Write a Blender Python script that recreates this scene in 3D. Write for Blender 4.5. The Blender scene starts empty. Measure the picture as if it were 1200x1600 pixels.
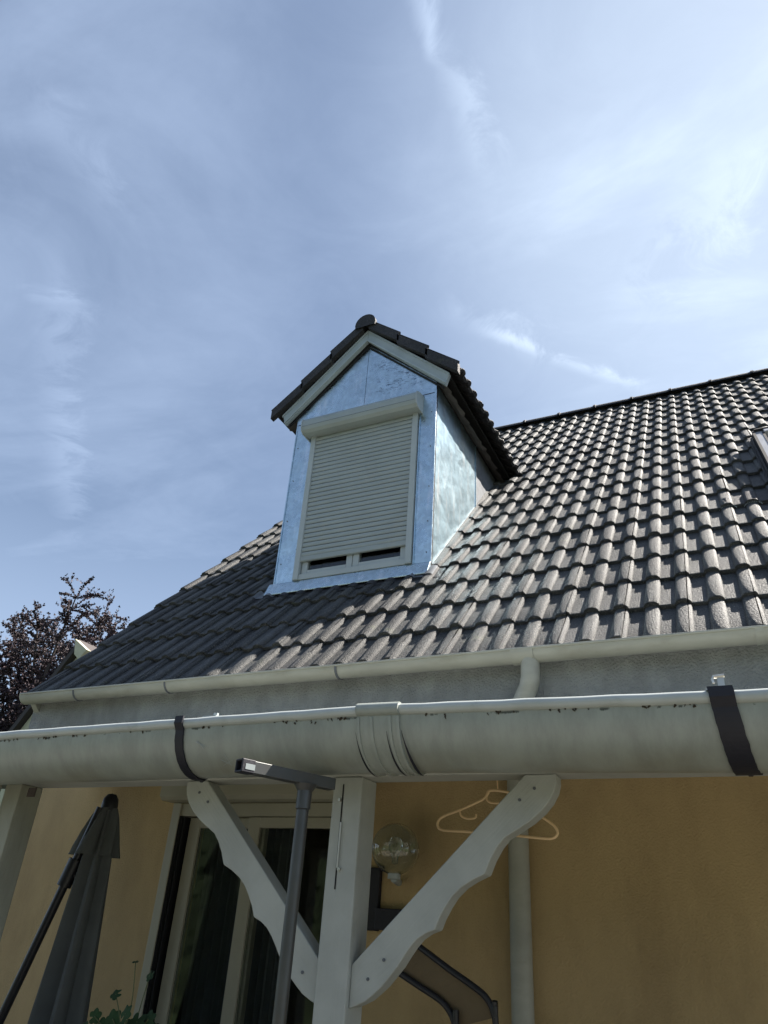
import bpy, math, random
from mathutils import Vector, Matrix, noise
random.seed(7)
S = bpy.context.scene
COL = S.collection

# ------------------------------------------------------------------ camera
# world: X right along the house wall, Y away from the viewer, Z up, the eye at the origin, ground at z = GZ
GZ = -1.6
Rm = Matrix(((0.90143356, 0.16386758, 0.40070558),
             (0.42829439, -0.47247375, -0.77028077),
             (0.06309882, 0.86597689, -0.49608726)))
FPX = 1140.0
cam_d = bpy.data.cameras.new("camera")
cam = bpy.data.objects.new("camera", cam_d); COL.objects.link(cam)
cam_d.sensor_fit = 'VERTICAL'; cam_d.sensor_height = 32.0; cam_d.lens = 32.0*FPX/1600.0
cam_d.clip_start = 0.02; cam_d.clip_end = 3000
cam.matrix_world = Rm.to_4x4()
S.camera = cam
S.render.resolution_x = 768; S.render.resolution_y = 1024

# ------------------------------------------------------------------ light
SUN = Vector((1.15, 1.0, 1.85)).normalized()
S.view_settings.view_transform = 'Standard'
S.view_settings.look = 'None'
S.view_settings.gamma = 1.0
S.view_settings.use_curve_mapping = False
S.view_settings.exposure = 1.64

sd = bpy.data.lights.new("sun", 'SUN'); sd.energy = 5.0; sd.angle = math.radians(0.55); sd.color = (1.0, 0.93, 0.84)
sun = bpy.data.objects.new("sun", sd); COL.objects.link(sun)
sun.rotation_euler = SUN.to_track_quat('Z', 'Y').to_euler(); sun.location = (20, 20, 30)

W = bpy.data.worlds.new("World"); S.world = W; W.use_nodes = True
nt = W.node_tree; nt.nodes.clear()

def N(nt, typ, **kw):
    n = nt.nodes.new(typ)
    for k, v in kw.items():
        if k == 'ins':
            for a, b in v.items(): n.inputs[a].default_value = b
        else: setattr(n, k, v)
    return n
def math_n(nt, op, a, b=None, c=None, clamp=False):
    n = nt.nodes.new('ShaderNodeMath'); n.operation = op; n.use_clamp = clamp
    for i, v in enumerate((a, b, c)):
        if v is None: continue
        if isinstance(v, (int, float)): n.inputs[i].default_value = v
        else: nt.links.new(v, n.inputs[i])
    return n.outputs[0]
def smooth(nt, v, lo, hi, a=0.0, b=1.0):
    n = nt.nodes.new('ShaderNodeMapRange'); n.interpolation_type = 'SMOOTHSTEP'
    nt.links.new(v, n.inputs[0])
    for i, x in enumerate((lo, hi, a, b)): n.inputs[i+1].default_value = x
    return n.outputs[0]

def ray(px, py):
    v = Rm @ Vector((px-600, -(py-800), -FPX)); return v.normalized()
def at(px, py, Y):
    r = ray(px, py); return r*(Y/r.y)
def sky_uv(px, py):
    r = ray(px, py); return (r.x/r.z, r.y/r.z)

def build_sky():
    L = nt.links.new
    out = N(nt, 'ShaderNodeOutputWorld'); bg = N(nt, 'ShaderNodeBackground'); L(bg.outputs[0], out.inputs[0])
    sky = N(nt, 'ShaderNodeTexSky'); sky.sky_type = 'NISHITA'; sky.sun_disc = False
    sky.sun_elevation = math.asin(SUN.z); sky.sun_rotation = math.atan2(SUN.x, SUN.y)
    sky.air_density = 1.0; sky.dust_density = 0.6; sky.ozone_density = 1.5; sky.altitude = 100
    tc = N(nt, 'ShaderNodeTexCoord')
    sx = N(nt, 'ShaderNodeSeparateXYZ'); L(tc.outputs['Generated'], sx.inputs[0])
    z = math_n(nt, 'MAXIMUM', sx.outputs[2], 0.06)
    u = math_n(nt, 'DIVIDE', sx.outputs[0], z); v = math_n(nt, 'DIVIDE', sx.outputs[1], z)
    cu = N(nt, 'ShaderNodeCombineXYZ'); L(u, cu.inputs[0]); L(v, cu.inputs[1])
    # the high cloud layer, laid out on a level plane far overhead
    mp = N(nt, 'ShaderNodeMapping'); L(cu.outputs[0], mp.inputs[0]); mp.inputs['Rotation'].default_value = (0, 0, 0.5); mp.inputs['Scale'].default_value = (0.8, 1.7, 1)
    n1 = N(nt, 'ShaderNodeTexNoise'); L(mp.outputs[0], n1.inputs[0]); n1.inputs['Scale'].default_value = 1.1; n1.inputs['Detail'].default_value = 9; n1.inputs['Roughness'].default_value = 0.56; n1.inputs['Distortion'].default_value = 0.6
    n2 = N(nt, 'ShaderNodeTexNoise'); L(cu.outputs[0], n2.inputs[0]); n2.inputs['Scale'].default_value = 0.9; n2.inputs['Detail'].default_value = 4; n2.inputs['Roughness'].default_value = 0.5
    n3 = N(nt, 'ShaderNodeTexNoise'); L(cu.outputs[0], n3.inputs[0]); n3.inputs['Scale'].default_value = 6.0; n3.inputs['Detail'].default_value = 8; n3.inputs['Roughness'].default_value = 0.65; n3.inputs['Distortion'].default_value = 1.2
    base = math_n(nt, 'MULTIPLY', smooth(nt, n1.outputs[0], 0.42, 0.75), smooth(nt, n2.outputs[0], 0.3, 0.7, 0.35, 1.0))
    # thicker veil towards the sun side
    dt = nt.nodes.new('ShaderNodeVectorMath'); dt.operation = 'DOT_PRODUCT'; L(tc.outputs['Generated'], dt.inputs[0])
    gl = ray(1330, 250); dt.inputs[1].default_value = gl
    veil = smooth(nt, dt.outputs['Value'], 0.80, 1.0)
    cov = math_n(nt, 'MULTIPLY', base, math_n(nt, 'MULTIPLY_ADD', veil, 0.50, 0.28))
    cov = math_n(nt, 'ADD', cov, math_n(nt, 'MULTIPLY_ADD', veil, 0.34, 0.22))
    def streak(a, b, w, amt):
        nonlocal cov
        (ax, ay), (bx, by) = sky_uv(*a), sky_uv(*b)
        ln = math.hypot(bx-ax, by-ay); tx, ty = (bx-ax)/ln, (by-ay)/ln
        wob = math_n(nt, 'MULTIPLY', math_n(nt, 'SUBTRACT', n3.outputs[0], 0.5), w*3.2)
        du = math_n(nt, 'SUBTRACT', u, ax); dv = math_n(nt, 'SUBTRACT', v, ay)
        t = math_n(nt, 'DIVIDE', math_n(nt, 'ADD', math_n(nt, 'MULTIPLY', du, tx), math_n(nt, 'MULTIPLY', dv, ty)), ln)
        p = math_n(nt, 'ABSOLUTE', math_n(nt, 'ADD', math_n(nt, 'SUBTRACT', math_n(nt, 'MULTIPLY', dv, tx), math_n(nt, 'MULTIPLY', du, ty)), wob))
        m = smooth(nt, p, w, 0.0)
        m = math_n(nt, 'MULTIPLY', m, math_n(nt, 'MULTIPLY', smooth(nt, t, -0.15, 0.15), smooth(nt, t, 1.2, 0.8)))
        m = math_n(nt, 'MULTIPLY', m, smooth(nt, n3.outputs[0], 0.3, 0.65))
        cov = math_n(nt, 'ADD', cov, math_n(nt, 'MULTIPLY', m, amt))
    streak((650, -40), (675, 90), 0.022, 0.30)
    streak((690, 60), (765, 270), 0.035, 0.20)
    streak((765, 520), (990, 600), 0.026, 0.32)
    streak((700, 480), (860, 560), 0.06, 0.12)
    streak((88, 440), (100, 820), 0.07, 0.14)
    streak((40, 462), (140, 472), 0.03, 0.13)
    streak((60, 130), (170, 330), 0.05, 0.07)
    streak((1200, 220), (1010, 460), 0.09, 0.18)
    cov = math_n(nt, 'ADD', cov, math_n(nt, 'MULTIPLY', math_n(nt, 'SUBTRACT', n3.outputs[0], 0.5), 0.12))
    cov = math_n(nt, 'MAXIMUM', math_n(nt, 'MINIMUM', cov, 0.92), 0.0)
    hz = smooth(nt, sx.outputs[2], 0.70, 0.05, 0.0, 0.60)
    cov = math_n(nt, 'MAXIMUM', cov, hz)
    mx = N(nt, 'ShaderNodeMix'); mx.data_type = 'RGBA'
    L(cov, mx.inputs['Factor']); L(sky.outputs[0], mx.inputs['A'])
    cc = N(nt, 'ShaderNodeMix'); cc.data_type = 'RGBA'; L(veil, cc.inputs['Factor'])
    cc.inputs['A'].default_value = (5.8, 7.2, 9.7, 1); cc.inputs['B'].default_value = (8.2, 9.6, 11.4, 1)
    L(cc.outputs['Result'], mx.inputs['B'])
    dim = N(nt, 'ShaderNodeVectorMath'); dim.operation = 'SCALE'; dim.inputs['Scale'].default_value = 0.78
    L(mx.outputs['Result'], dim.inputs[0]); L(dim.outputs[0], bg.inputs[0]); bg.inputs[1].default_value = 0.05
build_sky()

# ------------------------------------------------------------------ materials
def mat(name, col, rough=0.7, metal=0.0, var=0.12, vscale=6.0, bump=0.0, bscale=60.0, bdist=0.002, spec=0.5,
        dirt=None, dirt_amt=0.0, dirt_scale=3.0, dirt_lo=0.5, dirt_hi=0.75, alpha=None, stretch=(1, 1, 1), attr=False):
    m = bpy.data.materials.new(name); m.use_nodes = True
    t = m.node_tree; b = t.nodes['Principled BSDF']; L = t.links.new
    tc = N(t, 'ShaderNodeTexCoord'); mp = N(t, 'ShaderNodeMapping'); L(tc.outputs['Object'], mp.inputs[0]); mp.inputs['Scale'].default_value = stretch
    n = N(t, 'ShaderNodeTexNoise'); L(mp.outputs[0], n.inputs[0]); n.inputs['Scale'].default_value = vscale; n.inputs['Detail'].default_value = 6; n.inputs['Roughness'].default_value = 0.6
    f = smooth(t, n.outputs[0], 0.25, 0.75, 1-var, 1+var)
    if attr:
        at_ = N(t, 'ShaderNodeAttribute'); at_.attribute_name = 'tone'
        f = math_n(t, 'MULTIPLY', f, at_.outputs['Fac'])
    hs = N(t, 'ShaderNodeVectorMath'); hs.operation = 'SCALE'; hs.inputs[0].default_value = col[:3]; L(f, hs.inputs['Scale'])
    c = hs.outputs[0]
    if dirt:
        d = N(t, 'ShaderNodeTexNoise'); L(mp.outputs[0], d.inputs[0]); d.inputs['Scale'].default_value = dirt_scale; d.inputs['Detail'].default_value = 8; d.inputs['Roughness'].default_value = 0.65
        fd = smooth(t, d.outputs[0], dirt_lo, dirt_hi, 0, dirt_amt)
        mx = N(t, 'ShaderNodeMix'); mx.data_type = 'RGBA'; L(fd, mx.inputs['Factor']); L(c, mx.inputs['A']); mx.inputs['B'].default_value = (*dirt, 1)
        c = mx.outputs['Result']
    L(c, b.inputs['Base Color'])
    b.inputs['Roughness'].default_value = rough; b.inputs['Metallic'].default_value = metal; b.inputs['Specular IOR Level'].default_value = spec
    if bump:
        bn = N(t, 'ShaderNodeTexNoise'); L(tc.outputs['Object'], bn.inputs[0]); bn.inputs['Scale'].default_value = bscale; bn.inputs['Detail'].default_value = 5
        bp = N(t, 'ShaderNodeBump'); bp.inputs['Strength'].default_value = bump; bp.inputs['Distance'].default_value = bdist
        L(bn.outputs[0], bp.inputs['Height']); L(bp.outputs[0], b.inputs['Normal'])
    return m

M = {}
M['wall_grey'] = mat('grey_render', (0.30, 0.31, 0.305), 0.9, var=0.18, vscale=9, bump=1.0, bscale=95, bdist=0.012, dirt=(0.13, 0.14, 0.14), dirt_amt=0.6, dirt_scale=3.0, dirt_lo=0.45, dirt_hi=0.8, stretch=(1, 1, 0.6))
M['wall_yellow'] = mat('ochre_render', (0.48, 0.35, 0.18), 0.9, var=0.13, vscale=2.0, bump=0.7, bscale=130, bdist=0.006, dirt=(0.20, 0.13, 0.06), dirt_amt=0.55, dirt_scale=1.3, dirt_lo=0.42, dirt_hi=0.75, stretch=(1.3, 1, 0.45))
M['pvc'] = mat('white_plastic', (0.37, 0.41, 0.415), 0.42, var=0.05, vscale=4)
M['pvc_cream'] = mat('cream_plastic', (0.38, 0.36, 0.28), 0.42, var=0.05, vscale=4)
M['slat'] = mat('shutter_plastic', (0.29, 0.33, 0.335), 0.5, var=0.05, vscale=5, dirt=(0.40, 0.39, 0.34), dirt_amt=0.3, dirt_scale=7)
M['gut_up'] = mat('aged_white_gutter', (0.37, 0.37, 0.32), 0.5, var=0.12, vscale=7, dirt=(0.26, 0.25, 0.19), dirt_amt=0.6, dirt_scale=6, dirt_lo=0.5, dirt_hi=0.72, stretch=(0.6, 1, 1.5), bump=0.15, bscale=30)
M['wood'] = mat('white_painted_wood', (0.40, 0.41, 0.37), 0.6, var=0.08, vscale=9, bump=0.3, bscale=50, bdist=0.002, dirt=(0.25, 0.25, 0.20), dirt_amt=0.45, dirt_scale=5, dirt_lo=0.58, dirt_hi=0.8)
def grain(m, rot, amt=0.35):
    t = m.node_tree; b = t.nodes['Principled BSDF']; L = t.links.new
    tc = N(t, 'ShaderNodeTexCoord'); mr = N(t, 'ShaderNodeMapping'); L(tc.outputs['Object'], mr.inputs[0]); mr.inputs['Rotation'].default_value = (0, rot, 0)
    mp = N(t, 'ShaderNodeMapping'); L(mr.outputs[0], mp.inputs[0]); mp.inputs['Scale'].default_value = (55, 55, 2.2)
    n = N(t, 'ShaderNodeTexNoise'); L(mp.outputs[0], n.inputs[0]); n.inputs['Scale'].default_value = 1.6; n.inputs['Detail'].default_value = 6; n.inputs['Roughness'].default_value = 0.7
    bp = N(t, 'ShaderNodeBump'); bp.inputs['Strength'].default_value = amt; bp.inputs['Distance'].default_value = 0.006; L(n.outputs[0], bp.inputs['Height']); L(bp.outputs[0], b.inputs['Normal'])
    # hairline splits where the paint has opened along the grain
    old = b.inputs['Base Color'].links[0].from_socket
    f = smooth(t, n.outputs[0], 0.70, 0.76, 0, 0.6)
    mx = N(t, 'ShaderNodeMix'); mx.data_type = 'RGBA'; L(f, mx.inputs['Factor']); L(old, mx.inputs['A']); mx.inputs['B'].default_value = (0.12, 0.11, 0.08, 1); L(mx.outputs['Result'], b.inputs['Base Color'])
    return m
WD = dict(rough=0.6, var=0.10, vscale=7, dirt=(0.25, 0.25, 0.20), dirt_amt=0.5, dirt_scale=5, dirt_lo=0.56, dirt_hi=0.8)
M['wood_post'] = grain(mat('painted_post_wood', (0.39, 0.405, 0.375), **WD), 0.0)
M['wood_old_dim'] = grain(mat('dirty_dim_post_wood', (0.30, 0.30, 0.24), rough=0.7, var=0.2, vscale=5, dirt=(0.07, 0.07, 0.055), dirt_amt=0.8, dirt_scale=2.5, dirt_lo=0.45, dirt_hi=0.65, stretch=(2, 2, 0.5)), 0.0)  # dirt streaks, plus porch shade put into the darker base colour
M['wood_r'] = grain(mat('painted_brace_wood', (0.39, 0.405, 0.375), **WD), -0.80)
M['wood_l'] = grain(mat('painted_brace_wood', (0.39, 0.405, 0.375), **WD), 0.80)
M['black'] = mat('black_strap', (0.012, 0.012, 0.02), 0.6, bump=0.5, bscale=90)
M['steel'] = mat('zinc_steel', (0.62, 0.60, 0.55), 0.4, metal=1.0)
M['alu'] = mat('grey_tube', (0.085, 0.088, 0.088), 0.42, metal=0.55, var=0.15, dirt=(0.12, 0.10, 0.08), dirt_amt=0.5, dirt_scale=8)
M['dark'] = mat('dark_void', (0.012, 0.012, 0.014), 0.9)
M['room'] = mat('room_wall', (0.045, 0.045, 0.045), 0.9)
M['parasol'] = mat('grey_canvas', (0.12, 0.13, 0.13), 0.9, bump=0.3, bscale=200)
M['dkpole'] = mat('dark_pole', (0.02, 0.02, 0.025), 0.4)
M['salmon'] = mat('peach_plastic', (0.85, 0.60, 0.33), 0.35)
M['leafg'] = mat('green_leaf', (0.010, 0.038, 0.007), 0.8, var=0.3, vscale=20)
M['stem'] = mat('plant_stem', (0.08, 0.10, 0.04), 0.7)
M['pot'] = mat('terracotta', (0.35, 0.14, 0.07), 0.8)
M['soil'] = mat('soil', (0.04, 0.03, 0.02), 0.95)
M['plum'] = mat('purple_leaf', (0.045, 0.028, 0.034), 0.65, var=0.5, vscale=3)
M['bark'] = mat('bark', (0.07, 0.055, 0.05), 0.9, bump=0.6, bscale=30)
M['sky_screen_hedge'] = mat('hedge_leaf', (0.05, 0.07, 0.035), 0.6, var=0.5, vscale=2)
M['lawn'] = mat('lawn', (0.035, 0.06, 0.02), 0.9, var=0.3, vscale=1.5, bump=0.6, bscale=40, bdist=0.02)
M['patio'] = mat('patio_slab', (0.15, 0.142, 0.125), 0.85, var=0.15, vscale=3, bump=0.3, bscale=80)
M['deckdark'] = mat('roof_underlay', (0.013, 0.012, 0.012), 0.95)
M['soffit'] = mat('old_soffit', (0.085, 0.072, 0.064), 0.8, var=0.3, vscale=7, bump=0.6, bscale=14, bdist=0.012)
M['blue'] = mat('dark_blue_cloth', (0.02, 0.045, 0.09), 0.85)
M['curtain'] = mat('grey_curtain', (0.10, 0.11, 0.115), 0.9)
M['sling'] = mat('brown_sling', (0.16, 0.12, 0.07), 0.9)
M['neigh'] = mat('pale_render', (0.5, 0.47, 0.34), 0.9)
M['neigh_roof'] = mat('dark_tile', (0.05, 0.04, 0.04), 0.8)
M['lead'] = mat('grey_lead', (0.12, 0.13, 0.145), 0.75, metal=0.0, var=0.2, vscale=12, bump=0.4, bscale=25, bdist=0.004)
M['winframe'] = mat('grey_window_cladding', (0.36, 0.36, 0.37), 0.4, metal=0.3)

def tile_mat(name, col, dark=1.0):
    m = bpy.data.materials.new(name); m.use_nodes = True
    t = m.node_tree; b = t.nodes['Principled BSDF']; L = t.links.new
    tc = N(t, 'ShaderNodeTexCoord')
    at_ = N(t, 'ShaderNodeAttribute'); at_.attribute_name = 'tone'
    n = N(t, 'ShaderNodeTexNoise'); L(tc.outputs['Object'], n.inputs[0]); n.inputs['Scale'].default_value = 9; n.inputs['Detail'].default_value = 8; n.inputs['Roughness'].default_value = 0.7
    f = math_n(t, 'MULTIPLY', smooth(t, n.outputs[0], 0.3, 0.7, 0.72, 1.25), at_.outputs['Fac'])
    sc = N(t, 'ShaderNodeVectorMath'); sc.operation = 'SCALE'; sc.inputs[0].default_value = col; L(f, sc.inputs['Scale'])
    # pale mineral grains
    g = N(t, 'ShaderNodeTexNoise'); L(tc.outputs['Object'], g.inputs[0]); g.inputs['Scale'].default_value = 150; g.inputs['Detail'].default_value = 2
    mg = N(t, 'ShaderNodeMix'); mg.data_type = 'RGBA'; L(smooth(t, g.outputs[0], 0.54, 0.68, 0, 0.75), mg.inputs['Factor']); L(sc.outputs[0], mg.inputs['A'])
    mg.inputs['B'].default_value = (col[0]*3.7, col[1]*3.45, col[2]*3.0, 1)
    # dark algae patches and rare green moss
    a = N(t, 'ShaderNodeTexNoise'); L(tc.outputs['Object'], a.inputs[0]); a.inputs['Scale'].default_value = 2.6; a.inputs['Detail'].default_value = 10; a.inputs['Roughness'].default_value = 0.7
    ma = N(t, 'ShaderNodeMix'); ma.data_type = 'RGBA'; L(smooth(t, a.outputs[0], 0.45, 0.64, 0, 0.80), ma.inputs['Factor']); L(mg.outputs['Result'], ma.inputs['A']); ma.inputs['B'].default_value = (0.030*dark, 0.030*dark, 0.031*dark, 1)
    o = N(t, 'ShaderNodeTexNoise'); L(tc.outputs['Object'], o.inputs[0]); o.inputs['Scale'].default_value = 5.5; o.inputs['Detail'].default_value = 8; o.inputs['Roughness'].default_value = 0.75
    mo = N(t, 'ShaderNodeMix'); mo.data_type = 'RGBA'; L(smooth(t, o.outputs[0], 0.60, 0.70, 0, 0.5), mo.inputs['Factor']); L(ma.outputs['Result'], mo.inputs['A']); mo.inputs['B'].default_value = (0.10, 0.11, 0.06, 1)
    L(mo.outputs['Result'], b.inputs['Base Color'])
    b.inputs['Roughness'].default_value = 0.66; b.inputs['Specular IOR Level'].default_value = 0.5
    b1 = N(t, 'ShaderNodeBump'); b1.inputs['Strength'].default_value = 1.0; b1.inputs['Distance'].default_value = 0.010
    h = N(t, 'ShaderNodeTexNoise'); L(tc.outputs['Object'], h.inputs[0]); h.inputs['Scale'].default_value = 125; h.inputs['Detail'].default_value = 3; h.inputs['Roughness'].default_value = 0.6
    L(h.outputs[0], b1.inputs['Height']); L(b1.outputs[0], b.inputs['Normal'])
    return m
M['tile'] = tile_mat('weathered_concrete_tile', (0.046, 0.048, 0.049))
M['tile_shaded'] = tile_mat('shaded_concrete_tile', (0.022, 0.021, 0.024), 0.5)  # darker tile copy with the shade put into its colour; flashings share it

def zinc_mat(name, col, rough, scratch=False, mottled=False):
    m = bpy.data.materials.new(name); m.use_nodes = True
    t = m.node_tree; b = t.nodes['Principled BSDF']; L = t.links.new
    tc = N(t, 'ShaderNodeTexCoord')
    n = N(t, 'ShaderNodeTexNoise'); L(tc.outputs['Object'], n.inputs[0]); n.inputs['Scale'].default_value = 9; n.inputs['Detail'].default_value = 9; n.inputs['Roughness'].default_value = 0.7; n.inputs['Distortion'].default_value = 1.5
    sc = N(t, 'ShaderNodeVectorMath'); sc.operation = 'SCALE'; sc.inputs[0].default_value = col; L(smooth(t, n.outputs[0], 0.3, 0.7, 0.90, 1.07), sc.inputs['Scale'])
    c = sc.outputs[0]
    if scratch:
        # rubbed dark streaks on the right half of the gable sheet
        mp = N(t, 'ShaderNodeMapping'); L(tc.outputs['Object'], mp.inputs[0]); mp.inputs['Rotation'].default_value = (0, 0.55, 0); mp.inputs['Scale'].default_value = (5, 5, 17)
        w = N(t, 'ShaderNodeTexNoise'); L(mp.outputs[0], w.inputs[0]); w.inputs['Scale'].default_value = 1.7; w.inputs['Detail'].default_value = 3; w.inputs['Roughness'].default_value = 0.55; w.inputs['Distortion'].default_value = 1.2
        ridge = math_n(t, 'ABSOLUTE', math_n(t, 'SUBTRACT', w.outputs[0], 0.52))
        ln = smooth(t, ridge, 0.022, 0.006)
        s2 = N(t, 'ShaderNodeSeparateXYZ'); L(tc.outputs['Object'], s2.inputs[0])
        zone = math_n(t, 'MULTIPLY', smooth(t, s2.outputs[0], -2.25, -2.10), math_n(t, 'MULTIPLY', smooth(t, s2.outputs[2], 3.50, 3.56), smooth(t, s2.outputs[2], 3.98, 3.86)))
        br = N(t, 'ShaderNodeTexNoise'); L(tc.outputs['Object'], br.inputs[0]); br.inputs['Scale'].default_value = 7
        ln = math_n(t, 'MULTIPLY', math_n(t, 'MULTIPLY', ln, zone), smooth(t, br.outputs[0], 0.40, 0.52))
        mx = N(t, 'ShaderNodeMix'); mx.data_type = 'RGBA'; L(math_n(t, 'MULTIPLY', ln, 0.85), mx.inputs['Factor']); L(c, mx.inputs['A']); mx.inputs['B'].default_value = (0.07, 0.09, 0.13, 1)
        c = mx.outputs['Result']
    # galvanised spangle and pale run marks
    vo = N(t, 'ShaderNodeTexVoronoi'); L(tc.outputs['Object'], vo.inputs[0]); vo.inputs['Scale'].default_value = 38
    sv = N(t, 'ShaderNodeSeparateColor'); L(vo.outputs['Color'], sv.inputs[0])
    rm_ = N(t, 'ShaderNodeMapping'); L(tc.outputs['Object'], rm_.inputs[0]); rm_.inputs['Scale'].default_value = (9, 9, 1.3)
    rn = N(t, 'ShaderNodeTexNoise'); L(rm_.outputs[0], rn.inputs[0]); rn.inputs['Scale'].default_value = 1.6; rn.inputs['Detail'].default_value = 9; rn.inputs['Roughness'].default_value = 0.72
    m3 = N(t, 'ShaderNodeMix'); m3.data_type = 'RGBA'; L(smooth(t, rn.outputs[0], 0.50, 0.72, 0, 0.75), m3.inputs['Factor']); L(c, m3.inputs['A']); m3.inputs['B'].default_value = (0.80, 0.84, 0.86, 1)
    s3 = N(t, 'ShaderNodeVectorMath'); s3.operation = 'SCALE'; L(m3.outputs['Result'], s3.inputs[0]); L(math_n(t, 'MULTIPLY_ADD', sv.outputs[0], 0.16, 0.90), s3.inputs['Scale'])
    c = s3.outputs[0]
    L(c, b.inputs['Base Color']); b.inputs['Metallic'].default_value = 0.95 if mottled else 1.0
    k = N(t, 'ShaderNodeTexNoise'); L(tc.outputs['Object'], k.inputs[0]); k.inputs['Scale'].default_value = 6 if mottled else 5; k.inputs['Detail'].default_value = 8; k.inputs['Roughness'].default_value = 0.7; k.inputs['Distortion'].default_value = 1.2
    L(smooth(t, k.outputs[0], 0.3, 0.7, rough-(0.03 if mottled else 0.10), rough+(0.06 if mottled else 0.14)), b.inputs['Roughness'])
    big = N(t, 'ShaderNodeTexNoise'); L(tc.outputs['Object'], big.inputs[0]); big.inputs['Scale'].default_value = 3.2; big.inputs['Detail'].default_value = 2
    b0 = N(t, 'ShaderNodeBump'); b0.inputs['Strength'].default_value = 0.5; b0.inputs['Distance'].default_value = 0.03; L(big.outputs[0], b0.inputs['Height'])
    bp = N(t, 'ShaderNodeBump'); L(b0.outputs[0], bp.inputs['Normal']); bp.inputs['Strength'].default_value = 0.05 if mottled else 0.3; bp.inputs['Distance'].default_value = 0.006
    L(k.outputs[0], bp.inputs['Height']); L(bp.outputs[0], b.inputs['Normal'])
    return m
M['zinc'] = zinc_mat('bright_zinc', (0.52, 0.64, 0.70), 0.28)
M['zinc_gable'] = zinc_mat('bright_zinc_scuffed', (0.52, 0.64, 0.70), 0.28, scratch=True)
M['zinc_cheek'] = zinc_mat('galvanised_zinc', (0.45, 0.61, 0.70), 0.31, mottled=True)
M['barge'] = mat('pale_bargeboard', (0.33, 0.385, 0.41), 0.45, var=0.1, vscale=6)

def gutter_mat():
    m = bpy.data.materials.new('grey_white_gutter'); m.use_nodes = True
    t = m.node_tree; b = t.nodes['Principled BSDF']; L = t.links.new
    tc = N(t, 'ShaderNodeTexCoord'); s = N(t, 'ShaderNodeSeparateXYZ'); L(tc.outputs['Object'], s.inputs[0])
    mp = N(t, 'ShaderNodeMapping'); L(tc.outputs['Object'], mp.inputs[0]); mp.inputs['Scale'].default_value = (3, 1, 1)
    n = N(t, 'ShaderNodeTexNoise'); L(mp.outputs[0], n.inputs[0]); n.inputs['Scale'].default_value = 6; n.inputs['Detail'].default_value = 8; n.inputs['Roughness'].default_value = 0.7
    c0 = N(t, 'ShaderNodeVectorMath'); c0.operation = 'SCALE'; c0.inputs[0].default_value = (0.30, 0.325, 0.295); L(smooth(t, n.outputs[0], 0.3, 0.7, 0.85, 1.1), c0.inputs['Scale'])
    # crumbs of moss caught under the front bead (local z just below the rim), and a grimy belly
    edge = smooth(t, math_n(t, 'MULTIPLY_ADD', math_n(t, 'SUBTRACT', n.outputs[0], 0.56), 0.04, s.outputs[2]), -0.014, -0.010)
    below = smooth(t, s.outputs[2], -0.006, -0.012)
    front = smooth(t, s.outputs[1], -0.10, -0.11)
    gate = smooth(t, n.outputs[0], 0.55, 0.60)
    f = math_n(t, 'MULTIPLY', math_n(t, 'MULTIPLY', edge, below), math_n(t, 'MULTIPLY', front, gate))
    m1 = N(t, 'ShaderNodeMix'); m1.data_type = 'RGBA'; L(math_n(t, 'MULTIPLY', f, 0.9), m1.inputs['Factor']); L(c0.outputs[0], m1.inputs['A']); m1.inputs['B'].default_value = (0.03, 0.035, 0.025, 1)
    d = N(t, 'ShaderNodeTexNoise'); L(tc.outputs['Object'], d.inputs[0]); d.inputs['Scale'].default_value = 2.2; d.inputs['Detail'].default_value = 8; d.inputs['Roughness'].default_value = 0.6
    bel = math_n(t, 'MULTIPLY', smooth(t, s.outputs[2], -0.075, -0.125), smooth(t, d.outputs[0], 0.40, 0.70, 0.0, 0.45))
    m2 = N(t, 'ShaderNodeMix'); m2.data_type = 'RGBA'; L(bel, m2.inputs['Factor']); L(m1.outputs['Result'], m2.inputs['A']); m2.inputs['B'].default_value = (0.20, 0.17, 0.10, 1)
    L(m2.outputs['Result'], b.inputs['Base Color']); b.inputs['Roughness'].default_value = 0.38
    return m
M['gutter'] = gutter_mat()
M['rim'] = mat('pale_gutter_rim', (0.44, 0.47, 0.45), 0.35, var=0.08, vscale=8, dirt=(0.2, 0.2, 0.16), dirt_amt=0.4, dirt_scale=9, dirt_lo=0.55, dirt_hi=0.75)

def glass_mat(name, tint=(0.02, 0.022, 0.024), rough=0.03):
    m = bpy.data.materials.new(name); m.use_nodes = True
    t = m.node_tree; b = t.nodes['Principled BSDF']
    b.inputs['Base Color'].default_value = (0.85, 0.9, 0.9, 1); b.inputs['Roughness'].default_value = rough
    b.inputs['Transmission Weight'].default_value = 1.0; b.inputs['IOR'].default_value = 1.45
    return m
M['glass'] = glass_mat('clear_glass')

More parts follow.
